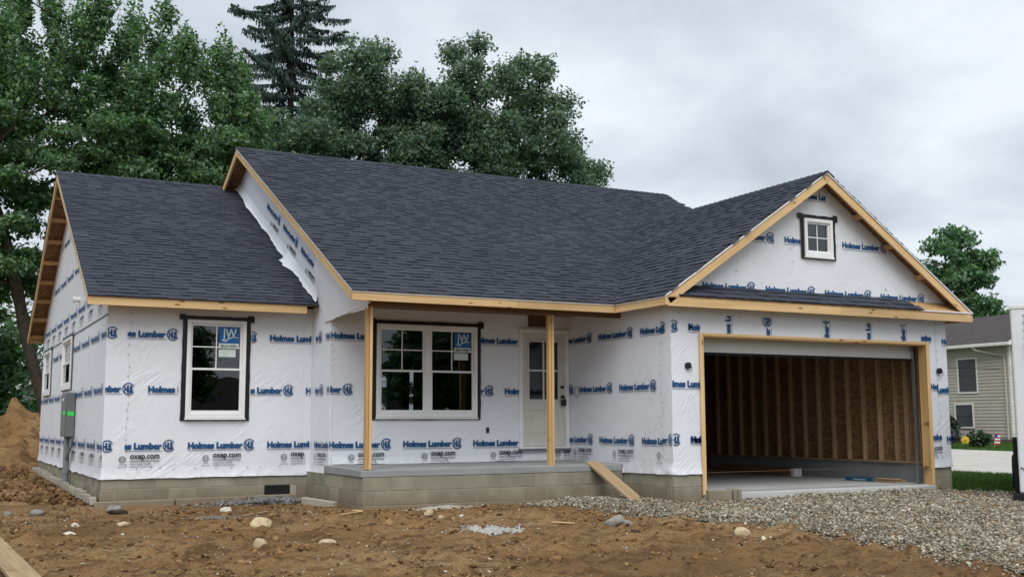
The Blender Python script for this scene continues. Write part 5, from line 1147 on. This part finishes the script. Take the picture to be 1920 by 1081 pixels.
for i, (x, y, r_, h, lb) in enumerate(((-.9, 23.0, 1.5, 4.4, 'tall dark bush under the trees at the left edge'), (.75, 28.2, 1.1, 2.2, 'lower bush before the white gable'), (.2, 38.5, 3.4, 8.5, 'large dark thicket behind the white gable'), (4.4, 27.0, 1.8, 3.2, 'bush hidden behind the left wing roof'))):
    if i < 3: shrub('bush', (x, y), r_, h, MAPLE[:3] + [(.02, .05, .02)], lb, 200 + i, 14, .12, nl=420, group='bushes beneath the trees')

# ------------------------------------------------------------------ neighbours, drive and lawn on the right
def strip_mesh(name, poly, mat, dz, label, cat):
    mb = MB(); mb.face([(x, y, float(zg0(x, y)) + dz) for x, y in poly]); o = mb.build(name, mat); tag(o, label, cat, kind='structure'); return o
def sheet(name, x0, x1, y0, y1, n, mat, dz, label, cat):
    xs = np.linspace(x0, x1, n); ys = np.linspace(y0, y1, n); X, Y = np.meshgrid(xs, ys); I = np.arange(n * n).reshape(n, n); F = np.stack([I[:-1, :-1], I[:-1, 1:], I[1:, 1:], I[1:, :-1]], -1).reshape(-1, 4)
    o = link(name, np_mesh(name, np.stack([X, Y, zg0(X, Y) + dz], -1).reshape(-1, 3), F, mat, True)); return tag(o, label, cat, kind='structure')
sheet('driveway', 18.6, 28.6, -14, 14, 30, 'driveway_concrete', .03, 'pale concrete driveway of the neighbour', 'driveway'); sheet('mulch_bed', 35.5, 38.3, 9.5, 26, 20, 'mulch', .05, 'dark mulch bed along the neighbouring house', 'flower bed')
def lawn():
    n = 52000; x = RNG.uniform(13.9, 18.6, n); y = RNG.uniform(-5.0, 2.5, n); k = (x > 14.1 + .5 * (fbm(y * 2, x, 2, 3) - .5)) ; x, y = x[k], y[k]; x2 = RNG.uniform(28.7, 35.4, 9000); y2 = RNG.uniform(4, 14, 9000); x = np.concatenate([x, x2]); y = np.concatenate([y, y2]); m = len(x); z = zg(x, y)
    a = RNG.uniform(0, 6.283, m); h = RNG.uniform(.05, .11, m); w = .010; dx, dy = np.cos(a) * w, np.sin(a) * w; lx, ly = RNG.normal(0, .03, m), RNG.normal(0, .03, m)
    V = np.stack([np.stack([x - dx, y - dy, z], -1), np.stack([x + dx, y + dy, z], -1), np.stack([x + lx, y + ly, z + h], -1)], 1).reshape(-1, 3); tc = np.array([(.055, .12, .022), (.08, .15, .03), (.045, .095, .02)]); col = tc[RNG.integers(0, 3, m)] * RNG.uniform(.8, 1.2, (m, 1))
    o = link('grass', np_mesh('grass', V, np.arange(m * 3).reshape(m, 3), 'grass_blade', False, tint=np.repeat(col, 3, 0))); tag(o, 'green mown grass beside the neighbouring driveway', 'grass', kind='stuff')
lawn()
def siding_wall(parent, p0, p1, z0, z1, mat, h=.115, holes=()):
    """lap siding: every course its own board, split round the openings (u0,u1,z0,z1)"""
    p0, p1 = Vector((*p0, 0)), Vector((*p1, 0)); d = (p1 - p0).normalized(); Ln = (p1 - p0).length; nn = Vector((d.y, -d.x, 0)); z = z0
    while z < z1 - .01:
        zt = min(z + h, z1); cuts = [(0, Ln)]
        for u0, u1, a, b in holes:
            if a < zt - .02 and b > z + .02: cuts = [s for c0, c1 in cuts for s in ((c0, min(c1, u0)), (max(c0, u1), c1)) if s[1] - s[0] > .02]
        for c0, c1 in cuts:
            A, B = p0 + d * c0, p0 + d * c1
            mb = MB(); up = Vector((0, 0, 1)); lo = nn * .030; hi = nn * .004
            mb.face([A + lo + up * z, B + lo + up * z, B + hi + up * zt, A + hi + up * zt]); mb.face([A + up * z, B + up * z, B + lo + up * z, A + lo + up * z]); mb.face([A + up * z, A + lo + up * z, A + hi + up * zt]); mb.face([B + up * z, B + hi + up * zt, B + lo + up * z])
            mb.build('siding_board', mat, parent)
        z = zt
def neighbour():
    X, y0, y1, zb, ze = 38.4, 14.3, 26.0, -.16, 4.22; root = empty('neighbour_house', (X, y0, zb), 0, 'tan sided two storey neighbouring house with brown roof behind the trailer', 'house'); L = lambda o: o
    def put(mb, n, m, bev=0): return mb.build(n, m, root, (-X, -y0, -zb), bevel=bev)
    put(MB().box(X + .02, X + 9.5, y0 + .03, y1, zb - .3, ze), 'wall', 'siding_tan'); put(MB().box(X - .02, X + 9.5, y0, y1, zb - .3, zb + .32), 'foundation', 'stem_wall')
    hol = [(26 - 17.05, 26 - 15.95, 2.05, 3.62), (26 - 17.30, 26 - 16.25, -.0 + .52, 1.62)]
    sr = link('siding', None, root, (-X, -y0, -zb)); siding_wall(sr, (X, y1), (X, y0), zb + .32, ze - .1, 'siding_tan', .145, hol); siding_wall(sr, (X, y0), (X + 9.5, y0), zb + .32, ze, 'siding_tan', .145)
    for u0, u1, a, b in hol:
        ya, yb = 26 - u1, 26 - u0; w = link('window', None, root, (-X, -y0, -zb))
        put2 = lambda mb, n, m: mb.build(n, m, w)
        put2(MB().box(X - .05, X + .02, ya, ya + .07, a, b).box(X - .05, X + .02, yb - .07, yb, a, b).box(X - .05, X + .02, ya + .07, yb - .07, b - .07, b).box(X - .06, X + .02, ya + .07, yb - .07, a, a + .07), 'frame', 'trim_white'); put2(MB().box(X - .012, X + .015, ya + .07, yb - .07, a + .07, b - .07), 'pane', 'dark_screen'); put2(MB().box(X - .03, X - .015, ya + .07, yb - .07, (a + b) / 2 - .02, (a + b) / 2 + .02), 'sash_rail', 'dark_screen')
    rise = 1.68; run = 5.0
    rf = put(MB().prism([(X - .45, y0 - .4, ze - .15), (X - .45, y0 - .4, ze - .03), (X + run - .2, y0 - .4, ze + rise), (X + run * 2 - .0, y0 - .4, ze - .03), (X + run * 2, y0 - .4, ze - .15), (X + run - .2, y0 - .4, ze + rise - .15)], (0, y1 - y0 + .8, 0)), 'roof', 'roof_brown'); rf['label'] = 'brown shingle roof'
    put(MB().prism([(X - .02, y0 + .02, ze - .1), (X + 9.5, y0 + .02, ze - .1), (X + run - .2, y0 + .02, ze + rise - .2)], (0, .1, 0)), 'gable_wall', 'siding_tan')
    put(MB().box(X - .56, X - .452, y0 - .42, y1 + .4, ze - .20, ze - .06), 'gutter', 'trim_white', .02); put(MB().box(X - .452, X + .0, y0 - .40, y1, ze - .19, ze - .155), 'soffit', 'trim_white'); put(MB().prism([(X - .5, y0 - .42, ze - .20), (X - .5, y0 - .42, ze - .02), (X + 4.8, y0 - .42, ze + rise + .03), (X + 4.8, y0 - .42, ze + rise - .18)], (0, -.04, 0)), 'rake_board', 'trim_white')
    put(MB().tube([(X - .5, y0 + 1.5, ze - .2), (X - .46, y0 + 1.3, ze - .34), (X - .08, y0 + .22, ze - .62), (X - .07, y0 + .2, ze - .85), (X - .07, y0 + .2, zb + .2)], .045, 8), 'downspout', 'siding_tan'); put(MB().box(X - .03, X + .06, y0 - .03, y0 + .06, zb + .32, ze - .15), 'corner_post', 'trim_white')
    put(MB().prism([(X + .3, y0 - 1.4, 2.95), (X + 3.2, y0 - 1.4, 2.95), (X + 3.2, y0, 3.30), (X + .3, y0, 3.30)], (0, 0, -.12)), 'porch_roof', 'roof_brown'); put(MB().box(X + .35, X + .47, y0 - 1.3, y0 - 1.18, zb, 2.9), 'porch_post', 'trim_white')
neighbour()
def white_shed():
    r_ = empty('white_house', (.9, 33.0, -.75), R(8), 'white sided house gable glimpsed behind the left tree trunk', 'house')
    MB().box(-2.5, 6.0, .05, 6, -.1, 2.0).prism([(-2.5, .05, 2.0), (6, .05, 2.0), (1.75, .05, 4.0)], (0, 5.9, 0)).build('wall', 'siding_white', r_)
    s = link('siding', None, r_); z = .1
    while z < 3.7:
        a, b = (-2.5, 6) if z < 2.0 else (-2.5 + (z + .13 - 2) * 2.13, 6 - (z + .13 - 2) * 2.13)
        if b - a > .3: MB().face([(a, .01, z), (b, .01, z), (b, .045, z + .13), (a, .045, z + .13)]).face([(a, .045, z), (b, .045, z), (b, .01, z), (a, .01, z)]).build('siding_board', 'siding_white', s)
        z += .13
    for sx in (-1, 1): MB().prism([(1.75, -.3, 4.12), (1.75 + sx * 4.75, -.3, 1.9), (1.75 + sx * 4.75, -.3, 1.78), (1.75, -.3, 4.0)], (0, 6.6, 0)).build('roof', 'roof_brown', r_); MB().prism([(1.75, -.34, 4.06), (1.75 + sx * 4.75, -.34, 1.84), (1.75 + sx * 4.75, -.34, 1.66), (1.75, -.34, 3.88)], (0, .04, 0)).build('rake_board', 'trim_white', r_)
    fr = link('window', None, r_, (2.6, 0, .9)); frame_bars(MB(), 0, .9, 0, 1.2, .07, -.03, .05).build('frame', 'trim_white', fr); MB().box(.07, .83, .0, .03, .07, 1.13).build('pane', 'dark_screen', fr)
white_shed()
def flowers():
    f = empty('pinwheel_flower', (30.0, 9.6, float(zg0(30.0, 9.6))), R(-48), 'large yellow garden flower ornament by the mulch bed', 'ornament'); MB().tube([(0, 0, -.1), (0, 0, .27)], .014, 6).build('stem', 'mulch', f)
    for k in range(8):
        a = k * math.pi / 4; c, s = math.cos(a), math.sin(a); pts = []
        for (l, w) in ((.02, .012), (.075, .04), (.125, .034), (.15, 0), (.125, -.034), (.075, -.04), (.02, -.012)): pts.append((c * l - s * w, -.02 + .02 * (l / .25), .29 + s * l + c * w))
        MB().prism(pts, (0, .008, 0)).build('petal', 'yellow_petal', f)
    MB().tube([(0, -.05, .29), (0, -.01, .29)], .032, 12).build('flower_centre', 'old_plank', f)
    g = empty('small_flag', (30.9, 9.15, float(zg0(30.9, 9.15))), R(-48), 'small striped garden flag on a stick by the neighbouring house', 'flag'); MB().tube([(0, 0, -.05), (.06, 0, .62)], .01, 6).build('stick', 'old_plank', g)
    for k in range(7): MB().box(.0 + .01 * k, .20 + .004 * k, -.004, .004, .12 + .055 * k, .172 + .055 * k).build('stripe', 'flag_red' if k % 2 == 0 else 'flag_white', g)
    MB().box(.045, .13, -.008, .008, .36, .50).build('canton', 'flag_blue', g)
    shrub('shrub', (37.3, 16.9), .5, 1.25, [(.018, .04, .018), (.026, .055, .022), (.012, .03, .014)], 'round dark green shrub at the neighbouring wall', 300, 9, .07, nl=600, group='shrubs at the neighbouring house'); shrub('flowering_shrub', (29.9, 10.3), .5, .72, [(.14, .12, .20), (.10, .09, .16), (.04, .07, .03)], 'low shrub of lilac flowers behind the yellow ornament', 310, 7, .05, nl=350, group='shrubs at the neighbouring house'); shrub('shrub', (30.9, 9.7), .42, .55, [(.035, .07, .02), (.05, .09, .03), (.025, .05, .02)], 'low green shrub between the ornament and the flag', 320, 7, .05, nl=350, group='shrubs at the neighbouring house')
flowers()
def trailer():
    r_ = empty('cargo_trailer', (12.93, -6.06, -.46), math.atan2(-.785, .62), 'white riveted cargo trailer at the right edge of the gravel', 'trailer'); W, D, z0, z1 = 2.4, 4.6, .16, 3.12
    MB().box(0, W, 0, D, z0, z1).build('body', 'trailer_white', r_, bevel=.03); MB().box(-.015, W + .015, -.012, D + .01, z1 - .055, z1 + .012).build('roof_rail', 'trim_white', r_, bevel=.012)
    MB().box(.20, W - .20, -.022, -.002, z0 + .08, z1 - .12).build('rear_door', 'trailer_white', r_, bevel=.008); MB().box(-.10, W, -.16, .0, .05, z0 - .003).build('bumper', 'rubber', r_, bevel=.01)
    mb = MB().tube([(0, 0, 0), (0, -.006, 0)], [.013, .008], 8); me = mb.mesh('rivet', 'steel')
    for k in range(24): link('rivet', me, r_, (.185, -.003, z0 + .12 + k * .122))
    for z in (.42, 1.30, 2.45): MB().tube([(.245, -.05, z - .09), (.245, -.05, z + .09)], .026, 10).box(.225, .45, -.034, -.022, z - .035, z + .035).build('hinge', 'black_metal', r_)
    MB().box(.07, .17, -.014, -.001, z0 + .05, z0 + .11).build('reflector', 'red_reflector', r_, bevel=.004)
    MB().tube([(.03, -.012, z0 + .40), (.12, -.02, z0 + .36), (.26, -.026, z0 + .37)], .008, 6).build('cable', 'rubber', r_)
    MB().box(-.07, -.004, .3, 1.5, .06, 1.02).build('wheel_guard', 'rubber', r_, bevel=.01)
    for sx in (-.06, W + .06):
        for yy in (2.2, 3.1):
            w = link('wheel', None, r_, (sx, yy, .34)); MB().tube([(-.05, 0, 0), (.05, 0, 0)], .34, 22).build('tyre', 'rubber', w, bevel=.02); MB().tube([(-.055, 0, 0), (.055, 0, 0)], .19, 16).build('rim', 'steel', w)
trailer()

def across_the_street():
    for i, (x, y, h, lb) in enumerate(((8.0, -44, 9.5, 'street tree behind the viewer, mirrored in the left window'), (25.5, -47, 9.0, 'street tree behind the viewer, mirrored in the porch window'), (32.5, -45, 10.0, 'street tree behind the viewer, mirrored in the door glass'))):
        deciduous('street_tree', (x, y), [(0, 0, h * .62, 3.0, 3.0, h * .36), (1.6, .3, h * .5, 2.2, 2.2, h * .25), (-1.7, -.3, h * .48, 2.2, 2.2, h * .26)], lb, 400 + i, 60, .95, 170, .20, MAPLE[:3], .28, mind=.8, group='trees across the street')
    r_ = empty('house_across_the_street', (11.5, -50, -1.2), 0, 'low dark roofed house behind the viewer, mirrored in the front windows', 'house')
    MB().box(0, 15, -8, 0, -.5, 2.7).build('wall', 'siding_tan', r_); MB().prism([(-.5, .5, 2.6), (-.5, -4, 5.0), (-.5, -8.5, 2.6)], (16, 0, 0)).build('roof', 'roof_brown', r_)
    for x in (2.0, 6.0, 11.5): w = link('window', None, r_, (x, .0, 1.0)); frame_bars(MB(), 0, 1.3, 0, 1.2, .08, -.02, .05).build('frame', 'trim_white', w); MB().box(.08, 1.22, .0, .03, .08, 1.12).build('pane', 'dark_screen', w)
across_the_street()
def cable():
    a, b = Vector((38.36, 14.75, 3.05)), Vector((21.5, 20.5, 5.6)); pts = [a.lerp(b, t) - Vector((0, 0, .7 * math.sin(math.pi * t))) for t in np.linspace(0, 1, 14)]
    tag(MB().tube(pts, .013, 5).build('utility_cable', 'rubber'), 'thin black service cable crossing in front of the neighbouring house', 'cable')
    p = empty('utility_pole', (21.5, 20.5, -.3), 0, 'wooden utility pole behind the garage', 'pole'); MB().tube([(0, 0, -.3), (0, 0, 6.2)], [.13, .10], 10).build('shaft', 'old_plank', p)
cable()
